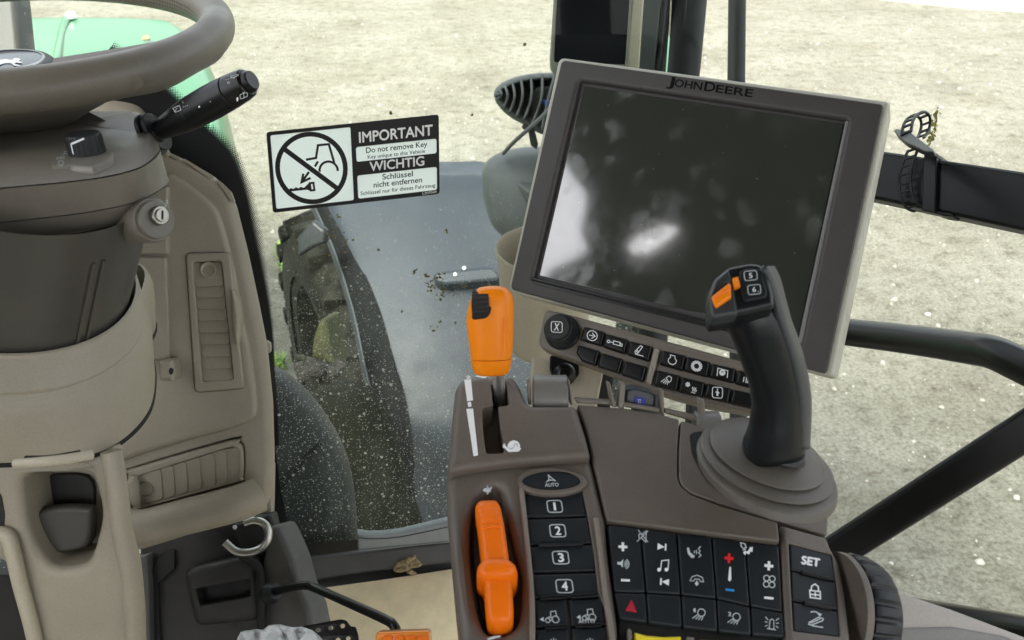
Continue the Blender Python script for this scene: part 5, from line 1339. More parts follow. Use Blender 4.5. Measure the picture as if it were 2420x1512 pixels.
    for i, (q, cx, cy, w_) in enumerate(zip(KQ4, (1311, 1318, 1325, 1334), (1196.5, 1254, 1317.5, 1385), (17.3, 18, 18.5, 19.2))):
        k = MB().prism(PB, rr(q, 3), -.0002, .006, .0018, k=3).build('key', M['key'], t)
        icon(PB, .0001, (cx, cy), w_, w_ * .80, [('c', RBOX)], M['print'], k, rot=-1, shear=.12, wd=2.3)
        g = w_ / 18
        text(PB, .0001, '1234'[i], (cx - (2.6 if i == 0 else 5.5) * g + 1, cy + 9.5 * g), (cx + (2.4 if i == 0 else 7) * g + 1, cy + 9.5 * g), (cx - (3.9 if i == 0 else 6.8) * g, cy - 9.5 * g), M['white'], k, .008 if i == 0 else .025)
    for y in (1287.5,):
        MB().tube([PB.pt(1273, 1289, .0006), PB.pt(1378, 1285, .0006)], .0010, 8).build('key_ridge', M['key'], t)
    k5 = [[(1263, 1418), (1339, 1415), (1344, 1478), (1265, 1481)], [(1345, 1415), (1423, 1412), (1434, 1475), (1350, 1478)], [(1265, 1486), (1345, 1483), (1349, 1560), (1268, 1560)], [(1351, 1483), (1436, 1480), (1444, 1560), (1355, 1560)]]
    trac = [('o', .62, .35, .38), ('o', -.28, .42, .25), [(-.28, .1), (.0, .0), (.25, .1)], [(.12, .0), (.2, -.7), (.75, -.75), (.8, -.1)], [(-.05, .42), (.25, .4)], ('f', [(-1.15, .25), (-.7, -.05), (-.7, .55)])]
    for i, q in enumerate(k5):
        k = MB().prism(PB, rr(q, 3), -.0002, .006, .0018).build('key', M['key'], t)
        if i == 0: icon(PB, .0001, (1299, 1458), 21, 18, trac, M['print'], k, rot=-3, shear=.1, wd=2.0)
        if i == 1:
            icon(PB, .0001, (1386, 1453), 21, 18, trac, M['print'], k, rot=-3, shear=.1, wd=2.0)
            text(PB, .0001, 'AUTO', (1367, 1474), (1406, 1472), (1366, 1464), M['print'], k, .02)
        if i > 1: icon(PB, .0001, (1307 + 86 * (i - 2), 1511), 8, 6, [[(-.6, 1), (-.6, -.2)], [(.2, 1), (.2, -.6)], [(.9, 1), (.9, -.2)]], M['print'], k, wd=1.6)
    for a, b in (((1277, 1414), (1336, 1410)), ((1350, 1410), (1408, 1406)), ((1288, 1483), (1340, 1480)), ((1360, 1479), (1420, 1477))):
        MB().tube([PB.pt(*a, .0005), PB.pt(*b, .0005)], .0013, 8).build('key_ridge', M['black'], t)
    # hare and tortoise prints near the throttle
    tp = PL(PB.pt(1152, 1160, -.003), PB.n)
    icon(PB, -.0012, (1151, 1157), 11, 12, [('f', [(-1, .1), (-.4, -.4), (.1, -.2), (-.1, -.95), (.25, -.6), (.4, -.2), (.95, -.7), (1.1, -.3), (.7, .15), (.9, .5), (.4, .4), (.2, .95), (-.1, .85), (.0, .5), (-.5, .45)])], M['print'], t)
    icon(PB, .0010, (1167, 1507), 17, 6, [('f', [(-1, .4), (-.5, -.2), (.2, -.8), (.9, -.9), (1, -.4), (.4, .1), (-.2, .6), (-.7, .9)])], M['print'], t)
    # deck panels
    deck = [(1365, 955), (1475, 963), (1560, 977), (1606, 990), (1602, 1060), (1602, 1128), (1610, 1148), (1634, 1168), (1700, 1193), (1770, 1214), (1838, 1234), (1843, 1279), (1700, 1262), (1560, 1244), (1436, 1229), (1420, 1160), (1400, 1074), (1384, 1010)]
    MB().prism(PC, rr(deck, 4), .0015, .02, .0015).build('deck_panel', M['brown'], t)
    dk2 = [(1610, 992), (1648, 1003), (1690, 1030), (1800, 1080), (1900, 1110), (1962, 1160), (1960, 1200), (1956, 1264), (1840, 1231), (1772, 1211), (1702, 1189), (1637, 1165), (1613, 1146), (1606, 1128), (1606, 1060)]
    MB().prism(PD, rr(dk2, 6), .0015, .022, .0015).build('joystick_deck', M['brown'], t)
    # ten key field
    T_ = [(1436, 1238), (1514, 1246), (1600, 1257), (1683, 1267), (1762, 1278), (1843, 1288)]
    Md = [(1451, 1398), (1527, 1400), (1610, 1405), (1694, 1414), (1774, 1432), (1852, 1446)]
    B_ = [(1464, 1462), (1532, 1471), (1614, 1482), (1698, 1492), (1778, 1500), (1857, 1506)]
    MB().prism(PE, [(1430, 1229), (1560, 1243), (1700, 1262), (1843, 1280), (1860, 1512), (1870, 1700), (1466, 1700), (1462, 1470)], -.0042, .02, .001).build('key_tray', M['charcoal'], t)
    wh, pr_ = M['white'], M['print']
    lab = {}
    def E(c, sx, sy, it, m, k, wd=2.0, rot=6): icon(PE, .0003, c, sx, sy, it, m, k, rot=rot, shear=.06, wd=wd)
    plus = [('f', [(-.3, -1), (.3, -1), (.3, -.3), (1, -.3), (1, .3), (.3, .3), (.3, 1), (-.3, 1), (-.3, .3), (-1, .3), (-1, -.3), (-.3, -.3)])]
    minus = [('f', [(-1, -.3), (1, -.3), (1, .3), (-1, .3)])]
    g = 1.4
    for r_, (A, B) in enumerate(((T_, Md), (Md, B_))):
        for i in range(5):
            q = [(A[i][0] + g, A[i][1] + g), (A[i + 1][0] - g, A[i + 1][1] + g), (B[i + 1][0] - g, B[i + 1][1] - g), (B[i][0] + g, B[i][1] - g)]
            k = MB().prism(PE, rr(q, 5), 0, .004, .0015).build('key', M['key'], t)
            if r_ == 0 and i == 0:
                E((1472, 1292), 10.5, 10.5, plus, wh, k, rot=3); E((1478, 1371), 10.5, 9, minus, wh, k, rot=3)
                E((1473, 1332), 14, 13, [('f', [(-1, -.25), (-.45, -.25), (-.05, -.85), (-.05, .75), (-.45, .25), (-1, .25)]), arc(-.1, 0, .45, -55, 55), arc(-.1, 0, .75, -55, 55), arc(-.1, 0, 1.05, -55, 55)], pr_, k)
                E((1519, 1267), 13, 14, [('c', [(-.7, -.3), (-.2, -.3), (.6, -.95), (.6, .95), (-.2, .35), (-.7, .3)]), [(-.9, -1), (1, .9)], [(.9, -1), (-1, 1)]], pr_, k, 1.8)
            if r_ == 0 and i == 1:
                E((1564, 1292), 10, 8, [('f', [(-1, -1), (.7, 0), (-1, 1)]), ('f', [(.72, -1), (1.1, -1), (1.1, 1), (.72, 1)])], wh, k)
                E((1571, 1375), 10, 8, [('f', [(1, -1), (-.7, 0), (1, 1)]), ('f', [(-.72, -1), (-1.1, -1), (-1.1, 1), (-.72, 1)])], wh, k)
                E((1568, 1336), 14, 15, [[(-.45, .75), (-.35, -.7), (.85, -.95), (.8, .6)], ('d', -.72, .75, .32), ('d', .52, .62, .32)], wh, k, 2.3)
            if r_ == 0 and i == 2:
                E((1641, 1304), 18, 15, [('f', [(-1.0, -.5), (-.75, -.6), (-.55, .1), (-.15, .5), (.05, .55), (0, .95), (-.35, 1.0), (-.85, .4)]), [(.0, -.2), (.0, .2)], [(.25, -.35), (.3, .3)], [(.85, -1), (.5, -.6), (.75, -.2), (.55, .1), (.9, .4), (.6, .8)]], pr_, k, 2.0)
                E((1647, 1371), 16, 14, [('c', [(-1, .2), (-.75, -.5), (0, -.85), (.75, -.6), (1, .1), (.55, .2), (.35, -.2), (-.3, -.2), (-.5, .2)]), ('f', [(0, 0), (.3, .6), (0, 1), (-.3, .6)])], pr_, k, 1.8)
            if r_ == 0 and i == 3:
                E((1723, 1319), 10.5, 11.5, plus, M['red'], k); E((1725, 1394), 10.5, 9, minus, M['blue'], k)
                E((1725, 1356), 4, 17, [('f', [(-.5, -.9), (0, -1.05), (.5, -.9), (.9, .6), (.9, .85), (0, 1.05), (-.9, .85), (-.9, .6)])], wh, k)
            if r_ == 0 and i == 4:
                E((1764, 1298), 15, 15, [('c', [(-.95, -.95), (-.3, -.85), (.0, -.3), (-.5, -.05), (-.85, -.4)]), ('f', [(.5, -.35), (1, -.5), (1, .3), (.6, .3), (.5, .75), (-.05, .6), (-.1, .95), (-.55, .6), (-.2, .2), (.1, .35), (.35, .1)]), [(-.6, .2), (-.1, .0)]], wh, k, 1.8)
                E((1817, 1337), 10.5, 11, plus, wh, k); E((1817, 1413), 11, 9, minus, wh, k)
                E((1818, 1374), 15, 16, [('o', -.45, -.45, .45), ('o', .45, -.45, .45), ('o', -.45, .45, .45), ('o', .45, .45, .45)], pr_, k, 2.2)
            if r_ == 1 and i == 0: E((1492, 1432), 14, 15, [('f', [(0, -1), (1, .95), (-1, .85)])], mat('dim red print', (.42, .012, .03), .5), k)
            lights = [('o', .35, -.2, .55), [(-.1, .1), (-.95, .85)], [(.1, .3), (-.5, .95)], [(.35, .4), (-.05, 1.0)], [(.6, .4), (.4, 1.0)]]
            if r_ == 1 and i == 2:
                E((1652, 1450), 16, 15, lights, pr_, k, 1.9); text(PE, .0003, '1', (1640, 1446), (1643, 1446.4), (1640, 1438), pr_, k, .03)
            if r_ == 1 and i == 3:
                E((1735, 1460), 16, 15, lights, pr_, k, 1.9); text(PE, .0003, '2', (1721, 1455), (1728, 1456), (1721, 1446), pr_, k, .03)
            if r_ == 1 and i == 4:
                E((1824, 1472), 16, 16, [('c', [(-.35, .9), (-.28, -.4), (0, -.6), (.28, -.4), (.35, .9)]), [(-.7, .9), (.7, .95)], [(-.55, -.4), (-1, -.8)], [(-.6, .0), (-1.05, -.1)], [(-.6, .4), (-1, .6)], [(.55, -.4), (1, -.8)], [(.6, .0), (1.05, -.1)], [(.6, .4), (1, .6)]], pr_, k, 1.8)
    # side module with SET keys
    fr = [(1846, 1238), (1900, 1253), (1955, 1268), (1964, 1292), (1985, 1330), (1999, 1400), (2012, 1512), (2030, 1800), (1880, 1800), (1862, 1512), (1853, 1380)]
    kf = [(1864, 1283), (1966, 1310), (1979, 1400), (1985, 1504), (1875, 1491), (1869, 1380)]
    MB().prism(PF, rr(fr, 6), .0015, .03, .003, [(rr(kf, 3), .003, .0006, True)]).build('side_module', M['brown'], t)
    ks = [[(1866, 1286), (1965, 1312), (1974, 1372), (1869, 1345)], [(1869, 1349), (1975, 1376), (1980, 1440), (1872, 1417)], [(1872, 1421), (1981, 1444), (1984, 1502), (1876, 1489)]]
    kk = [MB().prism(PF, rr(q, 2), .0012, .004, .0012).build('key', M['key'], t) for q in ks]
    text(PF, .0014, 'SET', (1894, 1332), (1936, 1339), (1896, 1314), wh, kk[0], .05)
    icon(PF, .0014, (1926, 1398), 13, 13, [('c', [(-.95, -.25), (.95, .0), (1, 1.3), (-.85, 1.05)]), [(-.7, -.3), (-.6, -1.0), (0, -1.4), (.6, -.9), (.65, -.1)], [(-.9, .45), (.95, .65)], [(.05, .1), (.05, .9)]], wh, kk[1], rot=0, wd=3.0)
    icon(PF, .0014, (1929, 1463), 17, 19, [[(-.85, -.85), (-.2, -.95), (.5, -.65)], ('f', [(.1, -.75), (.75, -.7), (.5, -.3)]), ('c', [(-.95, .45), (.3, -.25), (.95, -.1), (.9, .15), (-.6, .75), (-1, .7)]), [(-.75, .5), (.5, -.05)], [(-.55, .85), (1, .98)]], pr_, kk[2], rot=3, wd=2.6)
    for a, b in (((1895, 1352), (1960, 1368)), ((1900, 1425), (1962, 1437))):
        MB().tube([PF.pt(*a, .0018), PF.pt(*b, .0018)], .0012, 8).build('key_ridge', M['black'], kk[1])
    # thumb wheel on the right flank
    ax = PF.ex; d0 = .505
    R_ = .036; c = PF.pt(2000, 1330) - PF.ex * .004 + V((0, -.5, -.86)).normalized() * .031
    def wl_(x, r, amp=0, N=144): return [c + ax * x + (PF.ey * math.cos(a) + PF.n * math.sin(a)) * (r * (1 - (amp if (a * 24 / 6.28318) % 1 < .2 else 0))) for a in [2 * math.pi * i / N for i in range(N)]]
    MB().loft([wl_(-.005, R_ * .98), wl_(-.0015, R_ * .99), wl_(0, R_ * .96)], True, True).build('wheel_collar', M['brown'], t, ang=50)
    MB().loft([wl_(.0006, R_ * .8), wl_(.001, R_ * .97, .04), wl_(.004, R_, .05), wl_(.013, R_ * .975, .05), wl_(.019, R_ * .90, .04), wl_(.0215, R_ * .82, 0), wl_(.022, R_ * .6, 0)]).build('thumb_wheel', M['rubber'], t, ang=40)
    # yellow switches at the bottom edge
    YP = PL(PE.pt(1560, 1480, -.006), nrm(4, 6))
    MB().prism(YP, [(1462, 1470), (1858, 1512), (1880, 1750), (1470, 1750)], -.003, .02, .002).build('lower_tray', mat('tray plastic', (.06, .05, .04), .5, bump=.4), t)
    for q in ([(1499, 1489), (1530, 1497), (1570, 1500), (1612, 1499), (1618, 1600), (1508, 1600)], [(1652, 1507), (1700, 1509), (1764, 1510), (1770, 1600), (1660, 1600)]):
        MB().prism(YP, rr(q, 4), .006, .012, .003).build('yellow_switch', M['yellow'], t)
    MB().prism(YP, rr([(1484, 1482), (1492, 1484), (1500, 1600), (1486, 1600)], 2), .006, .01, .002).build('switch_divider', M['brown_lt'], t)
    MB().prism(YP, rr([(1624, 1501), (1642, 1503), (1648, 1600), (1630, 1600)], 2), .006, .01, .002).build('switch_divider', M['brown_lt'], t)
console()

def console_clips():
    CP = PL(PC.pt(1450, 958, .0), V((0, -.86, .5)))
    t = thing('paper_clip_rack', 'row of brown roller clips along the front edge of the console', 'clip rack', CP.pt(1450, 975))
    g = mat('grey roller', (.17, .165, .15), .38, bump=.2)
    ax = (CP.pt(1345, 930) - CP.pt(1255, 930)).normalized()
    L_ = (CP.pt(1342, 930) - CP.pt(1259, 930)).length; c = CP.pt(1259, 940, -.010)
    MB().loft([ring(c + ax * x, ax, r, 32) for x, r in ((0, .0145), (.001, .0155), (L_ - .001, .0155), (L_, .0145))]).build('roller', g, t, ang=50)
    MB().prism(CP, sm([(1258, 912), (1275, 898), (1303, 893), (1328, 899), (1338, 912), (1300, 914)], 4), -.012, .006, .001).build('roller_guard', g, t)
    tabs = [[(1246, 899), (1254, 900), (1256, 956), (1248, 956)], [(1342, 898), (1346, 898), (1354, 956), (1348, 956)], [(1437, 905), (1442, 905), (1458, 962), (1447, 962)], [(1467, 903), (1479, 907), (1475, 966), (1461, 964)],
            [(1561, 921), (1569, 922), (1571, 982), (1564, 982)], [(1656, 943), (1664, 944), (1671, 1010), (1661, 1008)]]
    for q in tabs: MB().prism(CP, rr(q, 2), .002, .014, .0012).build('clip_tab', M['brown_lt'], t)
    for q in ([(1358, 943), (1444, 948), (1447, 958), (1363, 953)], [(1473, 951), (1559, 965), (1561, 977), (1476, 962)], [(1573, 968), (1657, 986), (1658, 1002), (1574, 978)]):
        MB().prism(CP, rr(q, 3), .003, .012, .0018).build('clip_ledge', M['brown_lt'], t)
    m = MB().prism(CP, rr([(1480, 920), (1500, 915), (1538, 924), (1551, 934), (1548, 972), (1474, 960)], 6), -.004, .02, .002).build('switch_module', mat('blue black plastic', (.03, .036, .042), .4), t)
    MB().prism(CP, rr([(1500, 937), (1526, 941), (1525, 960), (1498, 956)], 1), -.0035, .001, .0002).build('blue_tag', M['navy'], m)
    icon(CP, -.0033, (1511, 948), 4, 4, [[(-.5, -1), (-.5, 1)], [(.5, -1), (.5, 1)], [(-1, -1), (1, -.9)], [(-1, 1), (1, 1.1)]], M['print'], m, wd=.9)
    c = CP.pt(1640, 1012, -.004); a2 = ax
    MB().loft([ring(c + a2 * x, a2, r, 28) for x, r in ((0, .010), (.001, .0115), (.016, .0115), (.017, .010))]).build('end_roller', g, t, ang=50)
console_clips()

def throttle():
    t = thing('hand_throttle', 'orange ribbed hand throttle rocker in the trench beside the numbered keys', 'throttle lever', PB.pt(1170, 1330, -.012))
    secs = [(1181, 1150, 1164, .001), (1183, 1136, 1172, .005), (1188, 1127, 1178, .008), (1198, 1122, 1183, .0098), (1215, 1124, 1187, .011), (1240, 1128, 1192, .0118), (1275, 1132, 1197, .0118), (1310, 1136, 1202, .0116), (1328, 1138, 1204, .0118), (1336, 1139, 1206, .0122),
            (1382, 1143, 1210, .0112), (1400, 1144, 1212, .0108), (1440, 1147, 1214, .0100), (1462, 1150, 1213, .0090), (1472, 1155, 1208, .0070), (1478, 1165, 1198, .0035), (1480, 1173, 1190, .0005)]
    fl = [(1331, 1142, 1203, .010), (1337, 1139, 1206, .0128), (1343, 1132, 1213, .0148), (1350, 1127, 1221, .0152), (1358, 1126, 1223.5, .0158), (1367, 1126, 1223, .0155), (1374, 1129, 1218, .0146), (1379, 1136, 1211, .0132), (1384, 1144, 1206, .010)]
    def lp(sec):
        out = []
        for y, a, b, hh in sec:
            u0, u1 = V(PB.uv(a, y, .006)), V(PB.uv(b, y - 2, .006)); m, hw = (u0 + u1) / 2, (u1 - u0) / 2
            L = []
            for k in range(36):
                t_ = 2 * math.pi * k / 36; c_, s_ = math.cos(t_), math.sin(t_)
                c_ = math.copysign(abs(c_) ** .42, c_); s_ = math.copysign(abs(s_) ** .45, s_)
                q = m + hw * c_
                L.append(PB.xyz(q.x, q.y, -.004 + (hh + .004) * s_ if s_ > 0 else -.004 + .010 * s_))
            out.append(L)
        return out
    MB().loft(lp(secs)).build('grip', M['orange_d'], t, ang=80, wn=False)
    MB().loft(lp(fl)).build('finger_flange', M['orange_d'], t, ang=80, wn=False)
    for i in range(5):
        y = 1196 + i * 12
        MB().tube(cr([PB.pt(1130 + i * 2, y + 6, .0092 + .0005 * i), PB.pt(1150 + i * 2, y, .0098 + .0005 * i), PB.pt(1177 + i * 2, y, .0094 + .0005 * i)], 5), .0010, 8).build('grip_rib', M['orange_d'], t)
    MB().prism(PB, sm([(1120, 1240), (1128, 1260), (1138, 1330), (1140, 1400), (1148, 1470), (1136, 1450), (1124, 1380), (1116, 1300)], 4), -.0085, .004, .001).build('slide_track', M['charcoal'], t)
throttle()

def speed_lever():
    ax = (UY * .99 + FW * -.10 + RX * -.015).normalized()
    base = PB.pt(1183, 957, -.012)
    t = thing('speed_lever', 'orange topped shift lever with a black thumbwheel on a chrome shaft', 'lever', base)
    d = .572
    secs = [(676, 1152, 1176, .3), (679, 1134, 1192, .6), (687, 1121, 1203, .78), (700, 1114, 1211, .9), (725, 1107, 1214, .98), (755, 1102, 1214, 1), (800, 1107, 1213, 1), (835, 1112, 1211, .98), (845, 1113, 1210, .96)]
    def loops(sec):
        o = []
        for y, a, b, k in sec:
            c = W((a + b) / 2, y, d + (y - 780) * .00006); r = (b - a) / 2 / F * d
            o.append(ring(c, ax, r, 48, .0135 * k if r > .0135 * k else r * .95, RX, .72))
        return o
    kb = MB().loft(loops(secs)).build('knob', M['orange'], t, ang=60)
    MB().loft(loops([(846, 1113, 1209, .94), (848, 1112, 1210.5, .97), (868, 1116, 1207, .95), (879, 1120, 1203, .86), (884, 1128, 1196, .72), (886, 1142, 1184, .5)])).build('knob_base', M['orange'], t, ang=60)
    # thumbwheel window on the face turned to the driver
    fp = PL(W(1150, 722, d - .0145), (-FW + UY * .25 - RX * .12))
    MB().prism(fp, rr([(1117, 696), (1163, 695), (1163, 724), (1156, 742), (1146, 750), (1114, 753), (1116, 725)], 7), .0016, .006, .0010).build('wheel_window', M['dark'], kb)
    wc = fp.pt(1139, 720, -.0045)
    wx = fp.ex; loopsw = []
    N = 120
    def wl(x, r, amp): return [wc + wx * x + (fp.ey * math.cos(a) + fp.n * math.sin(a)) * (r * (1 + amp * math.cos(a * 24))) for a in [2 * math.pi * i / N for i in range(N)]]
    MB().loft([wl(-.0055, .0082, 0), wl(-.005, .0092, .035), wl(.005, .0092, .035), wl(.0055, .0082, 0)])  .build('thumbwheel', M['charcoal'], kb, ang=50)
    MB().tube(cr([W(1190, 690, d - .0137), W(1191, 760, d - .0140), W(1190, 838, d - .0135)], 5), .00025, 5).build('mould_line', M['orange_d'], kb)
    MB().tube([W(1176.5, 876, d + .002), base], 14.2 / F * .585, 28).build('shaft', M['chrome'], t)
speed_lever()

def joystick():
    up = V((.199, .088, .976)).normalized()
    bc = W(1803, 1112, .527)
    t = thing('joystick', 'black joystick with orange rocker and keys 5 and 6 on a pleated brown boot', 'joystick', bc)
    pr = [(1811, 1124, .0418), (1811, 1108, .0422), (1811, 1103, .0420), (1811, 1099, .0410), (1811, 1096, .0392), (1807, 1094, .0372), (1809, 1092, .0376), (1811, 1089, .0396), (1812, 1085, .0400), (1812.5, 1081, .0386), (1812.7, 1078, .0350), (1812.8, 1076, .0318), (1813, 1074.5, .0322), (1813, 1070, .0346), (1814, 1065, .0342), (1817, 1058, .0312), (1824, 1050, .0255), (1830, 1044, .0200)]
    MB().loft([ring(W(x, y, .525), up, r, 64) for x, y, r in pr], False, True).build('boot', M['boot'], t, ang=80)
    MB().prism(PD, sm([(1642, 1020), (1634, 1050), (1643, 1086), (1678, 1142), (1733, 1178), (1800, 1201), (1860, 1214), (1830, 1130), (1740, 1030)], 5), .0022, .002, .0006).build('boot_gap_shade', M['dark'], t)  # flat dark patch painted for the shadowed gap left of the boot
    # grip
    secs = [  # y, left x, right x, depth, thickness factor
        (1078, 1765, 1900, .500, .90), (1062, 1756, 1902, .498, .95), (1040, 1757, 1903, .495, .95), (1000, 1770, 1906, .49, .9), (950, 1778, 1907, .485, .86), (900, 1770, 1900, .48, .84), (850, 1752, 1888, .475, .84), (800, 1733, 1872, .47, .86), (760, 1715, 1856, .467, .9), (735, 1706, 1845, .466, .9)]
    loops = []
    for y, a, b, d, k in secs:
        c = W((a + b) / 2, y + (a - 1765) * .0, d + .012); r = (b - a) / 2 / F * d
        axn = (UY * .97 - FW * .2 - RX * .18).normalized()
        loops.append(ring(c, axn, r, 48, r * k, RX + UY * (.22 if y > 1030 else -.28 if y < 800 else 0.05), .8))
    MB().loft(loops).build('grip', M['stick'], t, ang=70)
    MB().loft([ring(W(1829, 1066 + z, .508), (UY * .9 + RX * .25 - FW * .3), r / F * .508, 48, r * .62 / F * .508, RX - UY * .30) for z, r in ((-14, 74), (4, 77), (10, 76), (16, 60))]).build('grip_foot', M['rubber'], t, ang=60)
    # lighter shell down the right side of the grip
    rows = []
    for y, x0, x1, x2, d in ((632, 1797, 1812, 1822, .462), (660, 1812, 1824, 1836, .463), (720, 1828, 1842, 1852, .465), (760, 1838, 1853, 1863, .468), (800, 1851, 1867, 1878, .472), (850, 1866, 1884, 1893, .477), (900, 1876, 1897, 1904, .482), (950, 1882, 1904, 1910, .487), (1000, 1882, 1904, 1909, .492), (1060, 1884, 1902, 1906, .498)):
        rows.append([W(x0, y, d + .001), W((x0 + x1) / 2, y, d - .001), W(x1, y, d + .004), W(x2, y, d + .016)])
    MB().quilt(rows, 4).build('side_shell', M['stick_edge'], t, ang=70, solid=.004, off=0, wn=False)
    # head
    hp = tri((1690, 720, .455), (1820, 700, .455), (1760, 640, .462))
    head = [(1676, 690), (1690, 655), (1722, 628), (1775, 618), (1800, 622), (1818, 648), (1830, 690), (1832, 722), (1760, 738), (1684, 751), (1678, 735)]
    hd = MB().prism(hp, rr(head, 8), 0, .018, .0035, k=5).build('head', M['stick'], t, ang=50)
    MB().prism(hp, rr([(1677, 700), (1690, 660), (1722, 634), (1733, 660), (1745, 740), (1686, 750), (1680, 740)], 4), .0012, .01, .002, [(rr([(1683, 700), (1720, 664), (1728, 700), (1690, 728)], 3), .005, .0008, True)]).build('rocker_housing', M['stick_edge'], hd)
    op = tri((1682, 700, .4535), (1725, 665, .4535), (1692, 726, .4515))
    MB().prism(op, rr([(1681, 700), (1722, 668), (1727, 672), (1728, 700), (1692, 726), (1686, 716)], 2), .0012, .006, .0012).build('rocker', M['orange'], hd)
    MB().tube([op.pt(1684, 706, .0012), op.pt(1726, 682, .0012)], .0006, 6).build('rocker_ridge', M['orange_d'], hd)
    b = MB().prism(hp, rr([(1731, 656), (1745, 652), (1751, 676), (1736, 681)], 3), .0026, .004, .0008).build('orange_button', M['orange'], hd)
    icon(hp, .0028, (1741, 667), 3, 6, [('d', -.3, -.8, .25), ('d', .3, .8, .25)], M['white'], b)
    MB().prism(hp, rr([(1748, 640), (1768, 632), (1790, 634), (1802, 650), (1814, 690), (1810, 702), (1760, 712), (1750, 690)], 5), .0015, .004, .0010).build('key_pad', M['key'], hd)
    for s, cx, cy in (('5', 1774, 651), ('6', 1782.5, 684)):
        icon(hp, .0019, (cx, cy), 15, 11, [('c', RBOX)], M['print'], hd, rot=-6, wd=1.7)
        text(hp, .0019, s, (cx - 3.6, cy + 6), (cx + 4.2, cy + 5.4), (cx - 4.6, cy - 5.5), M['white'], hd, .012)
    icon(hp, .0019, (1792, 689), 1.2, 1.2, [('d', 0, 0, 1)], M['white'], hd)
    mb = MB(); strip(mb, hp, .0019, [(1797, 640), (1806, 655), (1818, 690)], 2); mb.build('pad_line', M['stick_edge'], hd, wn=False)
joystick()

